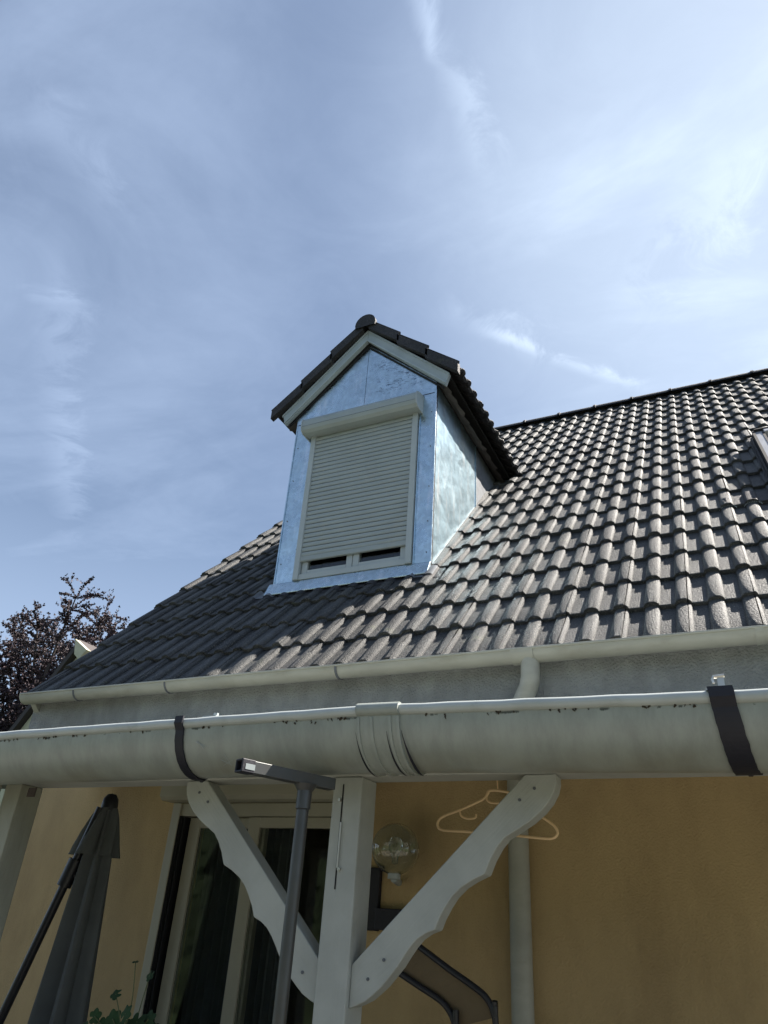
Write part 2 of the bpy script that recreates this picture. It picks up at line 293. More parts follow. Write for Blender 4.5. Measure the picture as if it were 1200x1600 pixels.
# ------------------------------------------------------------------ mesh helpers
class MB:
    def __init__(s): s.v = []; s.f = []; s.tone = []; s.sm = []
    def add(s, vs, fs, tone=1.0, smooth=False):
        o = len(s.v); s.v += [tuple(p) for p in vs]; s.f += [tuple(i+o for i in f) for f in fs]
        s.tone += [tone]*len(vs); s.sm += [smooth]*len(fs)
    def box(s, x0, x1, y0, y1, z0, z1, M4=None):
        vs = [Vector((x, y, z)) for x in (x0, x1) for y in (y0, y1) for z in (z0, z1)]
        if M4: vs = [M4 @ v for v in vs]
        s.add(vs, [(0, 1, 3, 2), (4, 6, 7, 5), (0, 4, 5, 1), (2, 3, 7, 6), (0, 2, 6, 4), (1, 5, 7, 3)])
    def prism(s, pts, axis, a, b):
        """extrude a 2-D outline; axis 'y': pts are (x,z); axis 'x': pts are (y,z); axis 'z': pts are (x,y)"""
        def P(p, t):
            return {'y': (p[0], t, p[1]), 'x': (t, p[0], p[1]), 'z': (p[0], p[1], t)}[axis]
        n = len(pts); vs = [P(p, a) for p in pts]+[P(p, b) for p in pts]
        fs = [tuple(range(n))[::-1], tuple(range(n, 2*n))]+[(i, (i+1) % n, n+(i+1) % n, n+i) for i in range(n)]
        s.add(vs, fs)
    def tube(s, pts, r, n=10, closed=False, cap=True, tone=1.0):
        pts = [Vector(p) for p in pts]; m = len(pts)
        rs = r if isinstance(r, (list, tuple)) else [r]*m
        vs = []; up = None
        for i, p in enumerate(pts):
            if closed: t = pts[(i+1) % m]-pts[i-1]
            else: t = pts[min(i+1, m-1)]-pts[max(i-1, 0)]
            t.normalize()
            if up is None:
                up = Vector((0, 0, 1)) if abs(t.z) < 0.9 else Vector((1, 0, 0))
            a = t.cross(up).normalized(); b = a.cross(t).normalized(); up = b
            for k in range(n):
                q = 2*math.pi*k/n; vs.append(p+a*math.cos(q)*rs[i]+b*math.sin(q)*rs[i])
        fs = []
        for i in range(m if closed else m-1):
            j = (i+1) % m
            for k in range(n): fs.append((i*n+k, i*n+(k+1) % n, j*n+(k+1) % n, j*n+k))
        if cap and not closed: fs += [tuple(range(n))[::-1], tuple((m-1)*n+k for k in range(n))]
        s.add(vs, fs, tone, True)
    def lathe(s, prof, c, n=24):
        c = Vector(c); vs = []
        for r, z in prof:
            for k in range(n):
                a = 2*math.pi*k/n; vs.append(c+Vector((r*math.cos(a), r*math.sin(a), z)))
        fs = [(i*n+k, i*n+(k+1) % n, (i+1)*n+(k+1) % n, (i+1)*n+k) for i in range(len(prof)-1) for k in range(n)]
        s.add(vs, fs, 1.0, True)
    def arc_sheet(s, x0, x1, yc, zc, R, t, a0, a1, n=28, xs=None):
        """half-round trough wall along X between angles a0..a1 (from -Y going down), thickness t"""
        xs = xs or [x0, x1]; vs = []; m = len(xs)
        for x in xs:
            for k in range(n+1):
                a = a0+(a1-a0)*k/n
                vs.append((x, yc-math.cos(a)*R, zc-math.sin(a)*R))
            for k in range(n+1):
                a = a0+(a1-a0)*k/n
                vs.append((x, yc-math.cos(a)*(R-t), zc-math.sin(a)*(R-t)))
        q = 2*(n+1); fs = []
        for i in range(m-1):
            for k in range(n):
                fs.append((i*q+k, i*q+k+1, (i+1)*q+k+1, (i+1)*q+k))
                fs.append((i*q+n+1+k, (i+1)*q+n+1+k, (i+1)*q+n+2+k, i*q+n+2+k))
            fs.append((i*q, (i+1)*q, (i+1)*q+n+1, i*q+n+1)); fs.append((i*q+n, i*q+2*n+1, (i+1)*q+2*n+1, (i+1)*q+n))
        for i in (0, m-1):
            for k in range(n): fs.append((i*q+k, i*q+k+1, i*q+n+2+k, i*q+n+1+k))
        s.add(vs, fs, 1.0, True)
    def build(s, name, material, parent=None, bevel=0.0, label=None, auto=None, loc=None):
        me = bpy.data.meshes.new(name); me.from_pydata(s.v, [], s.f); me.update()
        me.materials.append(material)
        at_ = me.attributes.new('tone', 'FLOAT', 'POINT'); at_.data.foreach_set('value', s.tone)
        me.polygons.foreach_set('use_smooth', s.sm)
        o = bpy.data.objects.new(name, me); COL.objects.link(o)
        if parent is not None: o.parent = parent; o.matrix_parent_inverse = Matrix.Identity(4)
        if parent is not None:
            # geometry is given in world coordinates: cancel the parents' offset
            off = Vector((0, 0, 0)); p = parent
            while p is not None: off += p.location; p = p.parent
            o.location = -off+(Vector(loc) if loc else Vector((0, 0, 0)))
        elif loc: o.location = loc
        if bevel:
            bv = o.modifiers.new('bevel', 'BEVEL'); bv.width = bevel; bv.segments = 2; bv.limit_method = 'ANGLE'; bv.angle_limit = math.radians(35)
        if any(s.sm):
            es = o.modifiers.new('split', 'EDGE_SPLIT'); es.split_angle = math.radians(38)
        if label: o['label'] = label
        return o

def empty(name, loc, label, cat, group=None):
    o = bpy.data.objects.new(name, None); COL.objects.link(o); o.location = loc; o.empty_display_size = 0.2
    o['label'] = label; o['category'] = cat
    if group: o['group'] = group
    return o

# ------------------------------------------------------------------ ground
g = MB(); g.add([(-900, -900, GZ-0.02), (900, -900, GZ-0.02), (900, 900, GZ-0.02), (-900, 900, GZ-0.02)], [(0, 1, 2, 3)])
o = g.build('ground', M['lawn']); o['kind'] = 'structure'
g = MB(); g.box(-7.5, 6.5, -4.0, 3.12, GZ-0.10, GZ)
o = g.build('patio', M['patio']); o['kind'] = 'structure'

# ------------------------------------------------------------------ the house
YW = 3.14                       # front wall plane
YE, ZE = 3.03, 1.13             # a point on the roof plane (tile top) at the eaves
SL = math.radians(46.7); TS = math.tan(SL); CS = math.cos(SL); SN = math.sin(SL)
XL, XR = -3.94, 3.2
YR = 7.16; ZR = ZE+(YR-YE)*TS   # ridge
def roof_z(y): return ZE+(y-YE)*TS
def rp(x, sd, h=0.0):           # a point on the roof: x along the eaves, sd up the slope, h above the plane
    return Vector((x, YE+sd*CS-h*SN, ZE+sd*SN+h*CS))

house = empty('house', (-0.5, YW, GZ), 'house with a steep weathered grey tiled roof, ochre wall and white gutter', 'house')

# walls: door opening x DL..DR, top DT
DL, DR, DT = -2.66, at(548, 1300, 3.12).x-0.03, 0.50
zb = 0.62                      # where ochre paint meets the grey render, behind the veranda roof
mb = MB()
xw0, xw1 = -3.96, XR
mb.box(xw0, DL, YW, YW+0.2, GZ, zb); mb.box(DR, xw1, YW, YW+0.2, GZ, zb); mb.box(DL, DR, YW, YW+0.2, DT, zb)
mb.build('wall', M['wall_yellow'], house)
mb = MB(); mb.box(xw0-0.003, xw1, YW-0.012, YW+0.2, zb, 1.12)
mb.build('upper_wall', M['wall_grey'], house)
mb = MB()
ye2 = 2*YR-YW
for x in (xw0+0.04, xw1-0.2):
    mb.prism([(YW+0.2, GZ), (YW+0.2, roof_z(YW+0.2)-0.17), (YR, ZR-0.17), (ye2, roof_z(YW)-0.17), (ye2, GZ)], 'x', x, x+0.16)
mb.box(xw0+0.04, xw1-0.04, ye2, ye2+0.2, GZ, 1.0)
mb.build('gable_wall', M['wall_yellow'], house)
# roof deck (under the tiles, front and back)
mb = MB()
th = 0.03
def slab(m, x0, x1, s0, s1, h0, h1, back=False):
    c = [rp(x0, s0, h0), rp(x1, s0, h0), rp(x1, s1, h0), rp(x0, s1, h0), rp(x0, s0, h1), rp(x1, s0, h1), rp(x1, s1, h1), rp(x0, s1, h1)]
    if back: c = [Vector((p.x, 2*YR-p.y, p.z)) for p in c]
    m.add(c, [(0, 3, 2, 1), (4, 5, 6, 7), (0, 1, 5, 4), (1, 2, 6, 5), (2, 3, 7, 6), (3, 0, 4, 7)])
SLEN = (YR-YE)/CS
slab(mb, XL+0.02, XR, 0.14, SLEN-0.02, -0.13, -0.055)
slab(mb, XL+0.02, XR, 0.0, SLEN-0.02, -0.13, 0.0, True)
mb.build('roof_deck', M['deckdark'], house)

# --- double-roll tiles. profile across one tile (width TW, two rolls)
TW = 0.266; GA = 0.3165; LAP = 0.06
def prof(u):
    """height above the tile pan for u in metres across one roll pitch (0..TW/2), roll centred"""
    p = TW/2; c = 0.113; hw = 0.0345
    d = min(abs(u % p-c), abs(u % p+p-c))
    if d < hw: return 0.0215*(max(0, 1-(d/hw)**2.4))**0.42
    return 0.0
US = []
for k in range(2):
    b = k*TW/2
    for u in [0.0, 0.004, 0.008, 0.011, 0.0133, 0.0146, 0.018, 0.032, 0.048, 0.064, 0.0755, 0.0783, 0.0796, 0.083, 0.088, 0.094, 0.101, 0.108, 0.115, 0.122, 0.128]:
        US.append((b+u, prof(b+u)))
US.append((TW-0.0035, prof(TW-0.0035)))
def add_tile(m, frame, length, tone, rnd, us=US, t=0.0245, thick=0.017):
    """frame(u, s, h) -> point; butt at s=0, tile runs up to s=length"""
    rows = [0.0, 0.004, length*0.5, length]
    jz = rnd.uniform(-0.0035, 0.0035); js = rnd.uniform(-0.006, 0.006); ju = rnd.uniform(-0.0018, 0.0018); sk = rnd.uniform(-0.010, 0.010)
    n = len(us); vs = []
    for ri, s_ in enumerate(rows):
        for u, h in us:
            lift = t*(1-s_/length)+jz*(1-s_/length)
            hh = h+lift-(0.003 if ri == 0 else 0)
            vs.append(frame(u+ju, s_+js+sk*(u-TW/2), hh))
    for u, h in us: vs.append(frame(u+ju, js+0.002+sk*(u-TW/2), h*0.93+t+jz-thick-0.010))
    for u, h in us: vs.append(frame(u+ju, length*0.6+js, h*0.93-thick))
    fs = []
    for r in range(len(rows)-1):
        for i in range(n-1): fs.append((r*n+i, r*n+i+1, (r+1)*n+i+1, (r+1)*n+i))
    b = len(rows)*n
    for i in range(n-1):
        fs.append((b+i, b+i+1, i+1, i)); fs.append((b+n+i, b+n+i+1, b+i+1, b+i))
    # side edges
    fs.append((0, n, 2*n, b+n, b)); fs.append((n-1, b+n-1, b+2*n-1, 3*n-1, 2*n-1))
    m.add(vs, fs, tone, True)

XC = -2.2375                    # dormer centre line
DXL, DXR, DYF = -2.83, -1.645, 3.85
mb = MB(); rnd = random.Random(3)
s0 = -0.03
nc = int((SLEN-s0-0.06)/GA)+1
x_start = 0.102-0.113-TW/2-TW*15      # so that a joint roll sits at x = 0.10
for c in range(nc):
    sd = s0+c*GA
    L_ = GA+LAP
    if sd+L_ > SLEN: L_ = SLEN-sd
    if L_ < 0.12: continue
    i = 0
    while True:
        x = x_start+i*TW
        if x > XR: break
        i += 1
        if x < XL-TW+0.02: continue
        mid = rp(x+TW/2, sd+L_/2)
        if DXL+0.02 < x+TW/2 < DXR-0.02 and DYF+0.12 < mid.y < roof_z(0)*0+5.75-abs(x+TW/2-XC)*0.6: continue
        tone = rnd.gauss(1.0, 0.21); tone = max(0.6, min(1.45, tone))
        if rnd.random() < 0.07: tone *= 0.72
        us = US
        if x < XL: us = [(u, h) for u, h in US if x+u >= XL-0.001]
        if len(us) < 4: continue
        add_tile(mb, lambda u, s_, h, x=x, sd=sd: rp(x+u, sd+s_, h-0.034), L_, tone, rnd, us)
mb.build('roof_tiles', M['tile'], house)
# verge capping under the left tile edge
mb = MB(); slab(mb, XL-0.012, XL+0.03, s0+0.02, SLEN-0.03, -0.15, -0.035)
mb.build('verge_board', M['gut_up'], house)
# back slope as one sheet of tile colour
mb = MB(); slab(mb, XL, XR, -0.05, SLEN-0.05, 0.0, 0.02, True)
mb.build('back_roof', M['tile'], house)
# ridge tiles
mb = MB(); x = XL-0.02; k = 0
while x < XR:
    ln = 0.42; r0 = 0.10; tone = rnd.uniform(0.7, 1.1)
    vs = []; n = 12
    for (xx, rr) in ((x, r0+0.010), (x+0.03, r0+0.010), (x+0.032, r0), (x+ln+0.03, r0-0.004)):
        for j in range(n+1):
            a = math.pi*(0.06+0.88*j/n)
            vs.append((xx, YR-math.cos(a)*rr, ZR-0.075+math.sin(a)*rr*0.95))
    fs = [(i*(n+1)+j, i*(n+1)+j+1, (i+1)*(n+1)+j+1, (i+1)*(n+1)+j) for i in range(3) for j in range(n)]
    fs.append(tuple(range(n+1)))
    mb.add(vs, fs, tone, True); x += ln; k += 1
mb.build('ridge_tiles', M['tile_shaded'], house)

# --- eaves gutter (upper), half round, front rim about Y=3.0
GYC, GZC, GR = 3.034, 1.099, 0.050
mb = MB()
mb.arc_sheet(XL+0.0, XR, GYC, GZC, GR, 0.004, 0.0, math.pi*0.97, 20)
mb.tube([(XL, GYC-GR, GZC), (XR, GYC-GR, GZC)], 0.0065, 8)
mb.prism([(GYC-GR*math.cos(a), GZC-GR*math.sin(a)) for a in [math.pi*i/14 for i in range(15)]], 'x', XL-0.006, XL)
gut = mb.build('gutter', M['gut_up'], house)
for px, w in ((128, 0.010), (265, 0.010), (525, 0.012), (1190, 0.03)):
    x = at(px, 1040, 3.0).x
    mb = MB(); mb.arc_sheet(x, x+w, GYC, GZC, GR+0.004, 0.003, -0.05, math.pi*0.95, 16)
    mb.build('gutter_strap', M['gut_up'] if w > 0.02 else M['lead'], gut)
# outlet and downpipe
ox = at(822, 1040, 3.06).x+0.005
mb = MB(); mb.arc_sheet(ox-0.055, ox+0.045, GYC, GZC, GR+0.005, 0.004, -0.02, math.pi*0.95, 16)
mb.build('gutter_outlet', M['gut_up'], gut)
PR = 0.041
px1 = at(812, 1400, 3.09).x
path = [(ox+0.02, GYC, GZC-0.03), (ox+0.02, GYC, GZC-0.09), (ox+0.018, GYC+0.002, GZC-0.12), (ox+0.006, GYC+0.012, GZC-0.155), (ox-0.02, GYC+0.022, GZC-0.20), (px1, 3.088, 0.83), (px1, 3.092, 0.78), (px1, 3.092, GZ+0.05)]
mb = MB(); mb.tube(path, PR, 20); dp = mb.build('downpipe', M['gut_up'], house)
mb = MB()
for z, q_ in ((0.84, 0.06), (-0.9, 0.06), (-0.4, 0.02)):
    mb = MB(); mb.tube([(px1, 3.092, z), (px1, 3.092, z+q_)], PR+0.004, 20); mb.build('pipe_collar', M['gut_up'], dp)

# --- roof window at the right edge
sky0, sky1 = 1.82, 2.95
wx = 0.385
def rbox(m, x0, x1, s0_, s1_, h0, h1): slab(m, x0, x1, s0_, s1_, h0, h1)
mb = MB()
rbox(mb, wx, wx+0.07, sky0, sky1, -0.05, 0.075); rbox(mb, wx+0.71, wx+0.78, sky0, sky1, -0.05, 0.075)
rbox(mb, wx+0.07, wx+0.71, sky0, sky0+0.08, -0.05, 0.07); rbox(mb, wx+0.07, wx+0.71, sky1-0.09, sky1, -0.05, 0.09)
rw = mb.build('roof_window', M['winframe'], house, bevel=0.006)
mb = MB(); rbox(mb, wx-0.003, wx+0.014, sky0-0.003, sky1+0.003, -0.03, 0.082); rbox(mb, wx+0.014, wx+0.78, sky1-0.012, sky1+0.003, -0.03, 0.096); rbox(mb, wx+0.058, wx+0.0725, sky0+0.05, sky1-0.05, 0.0, 0.079); mb.build('gasket', M['dark'], rw)
mb = MB(); rbox(mb, wx+0.0727, wx+0.71, sky0+0.08, sky1-0.09, 0.03, 0.042); mb.build('pane', M['glass'], rw)
mb = MB(); rbox(mb, wx+0.07, wx+0.71, sky0+0.08, sky1-0.09, -0.04, -0.03); mb.build('blind', M['pvc'], rw)
mb = MB(); rbox(mb, wx-0.03, wx-0.004, sky0-0.02, sky1+0.1, 0.004, 0.012); rbox(mb, wx-0.03, wx+0.87, sky0-0.17, sky0-0.004, 0.012, 0.02); rbox(mb, wx+0.79, wx+0.87, sky0, sky1+0.1, 0.004, 0.012); rbox(mb, wx-0.02, wx-0.008, sky0-0.02, sky1, 0.012, 0.04)
mb.build('flashing', M['tile_shaded'], rw)
def follow(u0, u1, sd, depth, lift, m, tone=1.0, step=0.0055, wob=0.0):
    """a soft sheet dressed over the tile rolls, from sd (lower edge) up by depth"""
    n = int((u1-u0)/step); vs = []
    for r in range(3):
        for i in range(n+1):
            x = u0+(u1-u0)*i/n; ph = (x-x_start) % (TW/2)
            h = prof(ph)*0.95+lift-0.018+wob*noise.noise(Vector((x*9, r*2.0, 0)))
            vs.append(rp(x, sd+depth*r/2+0.012*noise.noise(Vector((x*5, 3, 0))), h))
    fs = [(r*(n+1)+i, r*(n+1)+i+1, (r+1)*(n+1)+i+1, (r+1)*(n+1)+i) for r in range(2) for i in range(n)]
    m.add(vs, fs, tone, True)
mb = MB(); follow(wx-0.28, wx+1.0, sky0-0.26, 0.16, 0.012, mb)
mb.build('apron_flashing', M['tile_shaded'], rw)
# frayed pale comb on the rolls below the window
for xc_ in (0.115, 0.248):
    mb = MB()
    for i in range(15):
        a = math.pi*(i+0.5)/15; x = x_start % 1*0+xc_-0.008+0.046*-math.cos(a)
        p = rp(x, sky0-0.262+0.006*random.random(), 0.022*math.sin(a)-0.022)
        q = p+Vector((0, -0.003, -0.009-0.005*random.random())); mb.tube([p, q], 0.0013, 5)
    mb.build('flashing_fringe', M['pvc'], rw)

# --- dormer (a part of the house with its own sub-parts)
ZT = 3.50; T43 = 0.9325
ZUND = 4.07                      # underside of dormer roof at the centre line
def und(x): return ZUND-T43*abs(x-XC)
WX0, WX1, WZ0, WZ1 = -2.668, -1.772, 2.050, 3.36   # window opening in the front sheet
mb = MB()
yb = DYF+0.035
# front sheet: left, right, bottom strips
zb0 = roof_z(DYF)+0.004
mb.box(DXL, WX0, DYF, yb, zb0, 3.42); mb.box(WX1, DXR, DYF, yb, zb0, 3.42); mb.box(WX0, WX1, DYF, yb, zb0, WZ0)
mb.box(WX0, WX1, DYF+0.002, yb, WZ1, 3.42)
dm = mb.build('dormer', M['zinc'], house, label='dormer clad in bright blue-grey zinc sheet')
def dsub(m, name, material, **k): return m.build(name, material, dm, **k)
mb = MB()
mb.prism([(DXL-0.002, 3.424), (XC-0.003, 3.424), (XC-0.003, ZUND+0.02), (DXL-0.002, und(DXL)+0.02)], 'y', DYF-0.004, yb)
mb.prism([(XC, 3.424), (DXR+0.002, 3.424), (DXR+0.002, und(DXR)+0.02), (XC, ZUND+0.02)], 'y', DYF-0.003, yb)
dsub(mb, 'gable_panel', M['zinc_gable'])
# folded trims: raised edges along window, corner bead, base strip lap
mb = MB()
mb.box(WX0-0.012, WX0-0.004, DYF-0.010, DYF, WZ0-0.02, 3.30); mb.box(WX1+0.004, WX1+0.012, DYF-0.010, DYF, WZ0-0.02, 3.30)
mb.box(DXR-0.010, DXR+0.0075, DYF-0.009, DYF, zb0+0.03, 3.44)
mb.box(DXL-0.002, DXL+0.008, DYF-0.006, DYF, zb0+0.03, 3.42)
mb.prism([(DYF-0.001, 2.046), (DYF-0.010, 2.046), (DYF-0.016, 2.038), (DYF-0.060, roof_z(DYF-0.060)+0.012), (DYF-0.058, roof_z(DYF-0.060)+0.004), (DYF-0.001, roof_z(DYF)+0.002)], 'x', DXL-0.028, DXR+0.004)
dsub(mb, 'zinc_trim', M['zinc'], bevel=0.002)
mb = MB()
for x, z in [(DXL+0.035+0.0, z_) for z_ in (2.2, 2.55, 2.9, 3.2)]+[(DXR-0.03, z_) for z_ in (2.12, 2.35, 2.62, 2.95, 3.25)]:
    mb = MB(); mb.tube([(x, DYF-0.003-(0.010 if z < 2.09 else 0), z), (x, DYF+0.001, z)], 0.0045, 8)
    dsub(mb, 'rivet', M['lead'])
mb = MB()   # dark joint between the front corner and the cheek, and under the gable sheet
mb.box(DXR-0.004, DXR+0.0055, DYF+0.0005, DYF+0.018, zb0+0.02, ZT-0.02)
mb.box(DXL+0.02, DXR-0.02, DYF-0.0015, DYF+0.02, 3.4205, 3.4235)
dsub(mb, 'joint_seal', M['dark'])
def roofpoly(y0, y1):
    zt = lambda y: ZT
    pts = [(y0, roof_z(y0)-0.06), (y0, ZT)]
    pts += [(y1, ZT)] if roof_z(y1) < ZT else [(YE+(ZT-ZE)/TS+0.06, ZT)]
    pts += [(y1, roof_z(y1)-0.06)]
    return pts
mb = MB(); mb.prism(roofpoly(DYF+0.02, 4.70), 'x', DXR-0.03, DXR+0.003); dsub(mb, 'cheek', M['zinc_cheek'])
mb = MB(); mb.prism(roofpoly(DYF+0.036, 4.70), 'x', DXL-0.003, DXL+0.03); dsub(mb, 'cheek', M['zinc_cheek'])
mb = MB(); mb.box(DXR-0.002, DXR+0.008, 4.694, 4.704, roof_z(4.70)-0.03, ZT); dsub(mb, 'cheek_seam', M['zinc_cheek'])
mb = MB(); mb.prism(roofpoly(4.7045, 5.24), 'x', DXR-0.03, DXR-0.001); dsub(mb, 'rear_cheek', M['lead'])
mb = MB(); mb.prism(roofpoly(4.7045, 5.24), 'x', DXL+0.001, DXL+0.03)
dsub(mb, 'rear_cheek', M['lead'])
mb = MB()   # cheek soaker: small folded step of zinc where the cheek meets the tiles
c = [rp(DXR+0.001, (DYF-0.03-YE)/CS, 0.012), rp(DXR+0.045, (DYF-0.05-YE)/CS, 0.002), rp(DXR+0.03, (5.0-YE)/CS, 0.0), rp(DXR+0.001, (5.0-YE)/CS, 0.02)]
mb.add(c, [(0, 1, 2, 3)]); dsub(mb, 'side_flashing', M['tile'])
mb = MB(); mb2 = MB()
sdf = (DYF-YE)/CS
follow(DXL-0.10, DXR+0.10, sdf-0.135, 0.155, 0.004, mb, wob=0.004)
dsub(mb, 'apron_flashing', M['tile_shaded'])
follow(DXR-0.10, DXR+0.05, sdf-0.115, 0.13, 0.010, mb2, wob=0.006); dsub(mb2, 'corner_flashing', M['lead']); mb2 = MB(); follow(DXL-0.11, DXL+0.06, sdf-0.10, 0.11, 0.010, mb2, wob=0.006)
dsub(mb2, 'corner_flashing', M['lead'])
# dormer roof slab
mb = MB()
for sgn in (-1, 1):
    X = lambda d: XC+sgn*d
    pts = [(X(0), ZUND), (X(0.60), ZUND-T43*0.60), (X(0.615), ZUND-T43*0.615+0.055), (X(0.70), ZUND-T43*0.70+0.105), (X(0.70), ZUND-T43*0.70+0.13), (X(0), ZUND+0.16)]
    mb.prism(pts, 'y', 3.835, 6.05)
dsub(mb, 'dormer_deck', M['deckdark'])
# crumpled underlay showing below the right-hand eaves tiles
mb = MB(); n = 26; vs = []
for i in range(n+1):
    y = 3.84+(5.32-3.84)*i/n
    rag = 0.022*noise.noise(Vector((y*9, 0, 3)))+0.014*math.sin(y*47.2)
    for j, d in enumerate((0.596, 0.622, 0.652+rag*0.4, 0.682+rag)):
        w = 0.012*noise.noise(Vector((y*7, d*18, 1)))+0.008*noise.noise(Vector((y*21, d*30, 4)))
        vs.append((XC+d, y, ZUND-T43*d-0.008+w+(0.012*noise.noise(Vector((y*5, 0, 9)))+0.02 if j == 3 else 0)))
fs = [(i*4+j, i*4+j+1, (i+1)*4+j+1, (i+1)*4+j) for i in range(n) for j in range(3)]
mb.add(vs, fs, 1, True); dsub(mb, 'eaves_underlay', M['soffit'])
mb = MB(); mb.add([(2*XC-v[0], v[1], v[2]) for v in vs], fs, 1, True); dsub(mb, 'eaves_underlay', M['soffit'])
# bargeboards
for sgn in (-1, 1):
    mb = MB(); X = lambda d: XC+sgn*d
    zo = 4.186
    mb.prism([(X(0.001), zo), (X(0.712), zo-T43*0.712), (X(0.682), zo-T43*0.712-0.095), (X(0.001), zo-0.104)], 'y', 3.80, 3.832)
    mb.prism([(X(0.001), zo-0.092), (X(0.690), zo-T43*0.690-0.092), (X(0.685), zo-T43*0.685-0.112), (X(0.001), zo-0.112)], 'y', 3.790, 3.7995)
    mb.prism([(X(0.001), zo+0.003), (X(0.714), zo-T43*0.714+0.003), (X(0.714), zo-T43*0.714-0.018), (X(0.001), zo-0.018)], 'y', 3.792, 3.7995)
    dsub(mb, 'bargeboard', M['barge'], bevel=0.002)
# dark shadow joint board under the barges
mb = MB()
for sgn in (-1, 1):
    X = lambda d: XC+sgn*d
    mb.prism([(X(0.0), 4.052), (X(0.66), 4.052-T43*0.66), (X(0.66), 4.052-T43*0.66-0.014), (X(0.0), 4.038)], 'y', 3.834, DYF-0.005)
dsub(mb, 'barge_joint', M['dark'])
# dormer tiles: both slopes, rolls running down to the side eaves
mb = MB(); A43 = math.atan(T43); c43, s43 = math.cos(A43), math.sin(A43)
for sgn in (-1, 1):
    dd = 0.775/c43
    def fr(y, s_, h, sgn=sgn):   # s_: distance up from the eaves along the slope
        d = 0.775-s_*c43+h*s43*1.0
        return Vector((XC+sgn*d, y, 4.262-T43*0.775+s_*s43+h*c43))
    for c in range(3):
        s_0 = c*0.335; L_ = 0.335+0.05 if c < 2 else dd-s_0-0.02
        for i in range(0, 9):
            y0 = 3.755+i*TW
            ymid = y0+TW/2; zmid = fr(ymid, s_0+L_/2, 0).z
            if roof_z(ymid)-0.10 > zmid+0.02: continue
            tone = rnd.uniform(0.75, 1.2)
            add_tile(mb, lambda u, s_, h, y0=y0, s_0=s_0: fr(y0+u, s_0+s_, h), L_, tone, rnd, US, t=0.026, thick=0.014)
    # thick verge flange of the end tiles
    for c in range(3):
        s_0 = c*0.335; L_ = 0.335 if c < 2 else dd-s_0-0.03
        a, b = fr(3.75, s_0, 0.028), fr(3.75, s_0+L_, 0.004); 
        lo = Vector((0, 0, -0.080))
        up = Vector((0, 0, 0.010))
        q = [a+lo, b+lo, b+up, a+up]; q2 = [p+Vector((0, 0.045, 0)) for p in q]
        mb.add(q+q2, [(0, 1, 2, 3), (4, 7, 6, 5), (0, 4, 5, 1), (1, 5, 6, 2), (2, 6, 7, 3), (3, 7, 4, 0)], 0.9)
dsub(mb, 'dormer_tiles', M['tile_shaded'])
mb = MB(); y = 3.735
while y < 6.0:
    vs = []; n = 12; ln = 0.40
    for (yy, rr) in ((y, 0.096), (y+0.03, 0.096), (y+0.032, 0.088), (y+ln+0.02, 0.085)):
        for j in range(n+1):
            a = math.pi*(-0.10+1.20*j/n); vs.append((XC-math.cos(a)*rr*0.95, yy, 4.212+math.sin(a)*rr))
    fs = [(i*(n+1)+j, i*(n+1)+j+1, (i+1)*(n+1)+j+1, (i+1)*(n+1)+j) for i in range(3) for j in range(n)]+[tuple(range(n+1))]
    mb.add(vs, fs, 0.9, True); y += ln
dsub(mb, 'ridge_tile', M['tile_shaded'])
# window: outer frame, sashes, panes, shutter
FY = DYF-0.025
mb = MB()
fx0, fx1 = WX0+0.002, WX1-0.002
mb.box(fx0, fx0+0.042, FY, yb, WZ0, WZ1-0.02); mb.box(fx1-0.042, fx1, FY, yb, WZ0, WZ1-0.02)
mb.box(fx0+0.042, fx1-0.042, FY+0.012, yb, WZ0, WZ0+0.042)
mb.box(fx0-0.0, fx1+0.0, FY-0.012, FY+0.012-0.0005, WZ0-0.008, WZ0+0.018) if False else None
dsub(mb, 'window_frame', M['pvc'], bevel=0.003)
mb = MB()
a0, a1, m0 = fx0+0.046, fx1-0.046, (fx0+fx1)/2
yS = DYF+0.006
for (p, q) in ((a0, m0-0.002), (m0+0.002, a1)):
    mb.box(p, p+0.046, yS, yS+0.05, WZ0+0.044, 3.30); mb.box(q-0.046, q, yS, yS+0.05, WZ0+0.044, 3.30)
    mb.box(p+0.046, q-0.046, yS, yS+0.05, WZ0+0.044, WZ0+0.076); mb.box(p+0.046, q-0.046, yS, yS+0.05, 3.25, 3.30)
dsub(mb, 'window_sash', M['pvc'], bevel=0.004)
for (p, q) in ((a0, m0-0.002), (m0+0.002, a1)):
    mb = MB(); mb.box(p+0.047, q-0.047, yS+0.02, yS+0.026, WZ0+0.077, 3.249); dsub(mb, 'pane', M['glass'])
mb = MB(); mb.box(WX0+0.01, WX1-0.01, yS+0.30, yS+0.31, 2.0, 3.4); mb.box(WX0+0.01, WX1-0.01, yS+0.08, yS+0.30, 3.33, 3.34)
mb.box(WX0+0.01, WX0+0.02, yS+0.08, yS+0.30, 2.0, 3.33); mb.box(WX1-0.02, WX1-0.01, yS+0.08, yS+0.30, 2.0, 3.33)
dsub(mb, 'room_lining', M['room'])
mb = MB()     # shutter curtain: 37 mm slats with a rounded face
zz = 2.226; z1 = 3.30; pitch = 0.0368; k = 0
x0s, x1s = fx0+0.030, fx1-0.030
YS = DYF-0.012
while zz < z1:
    pr = []
    for j in range(7):
        a = j/6; pr.append((YS-0.0045*math.sin(math.pi*a)**0.7, zz+0.0026+a*(pitch-0.0052)))
    pr = [(YS+0.007, zz+0.0026)]+pr+[(YS+0.007, zz+pitch-0.0026)]
    dxx = random.uniform(-0.001, 0.001)
    mb.prism(pr, 'x', x0s+dxx, x1s+dxx); zz += pitch; k += 1
mb.prism([(YS-0.006, 2.192), (YS-0.007, 2.22), (YS-0.002, 2.2262), (YS+0.012, 2.2262), (YS+0.012, 2.188), (YS-0.002, 2.188)], 'x', x0s-0.0, x1s)
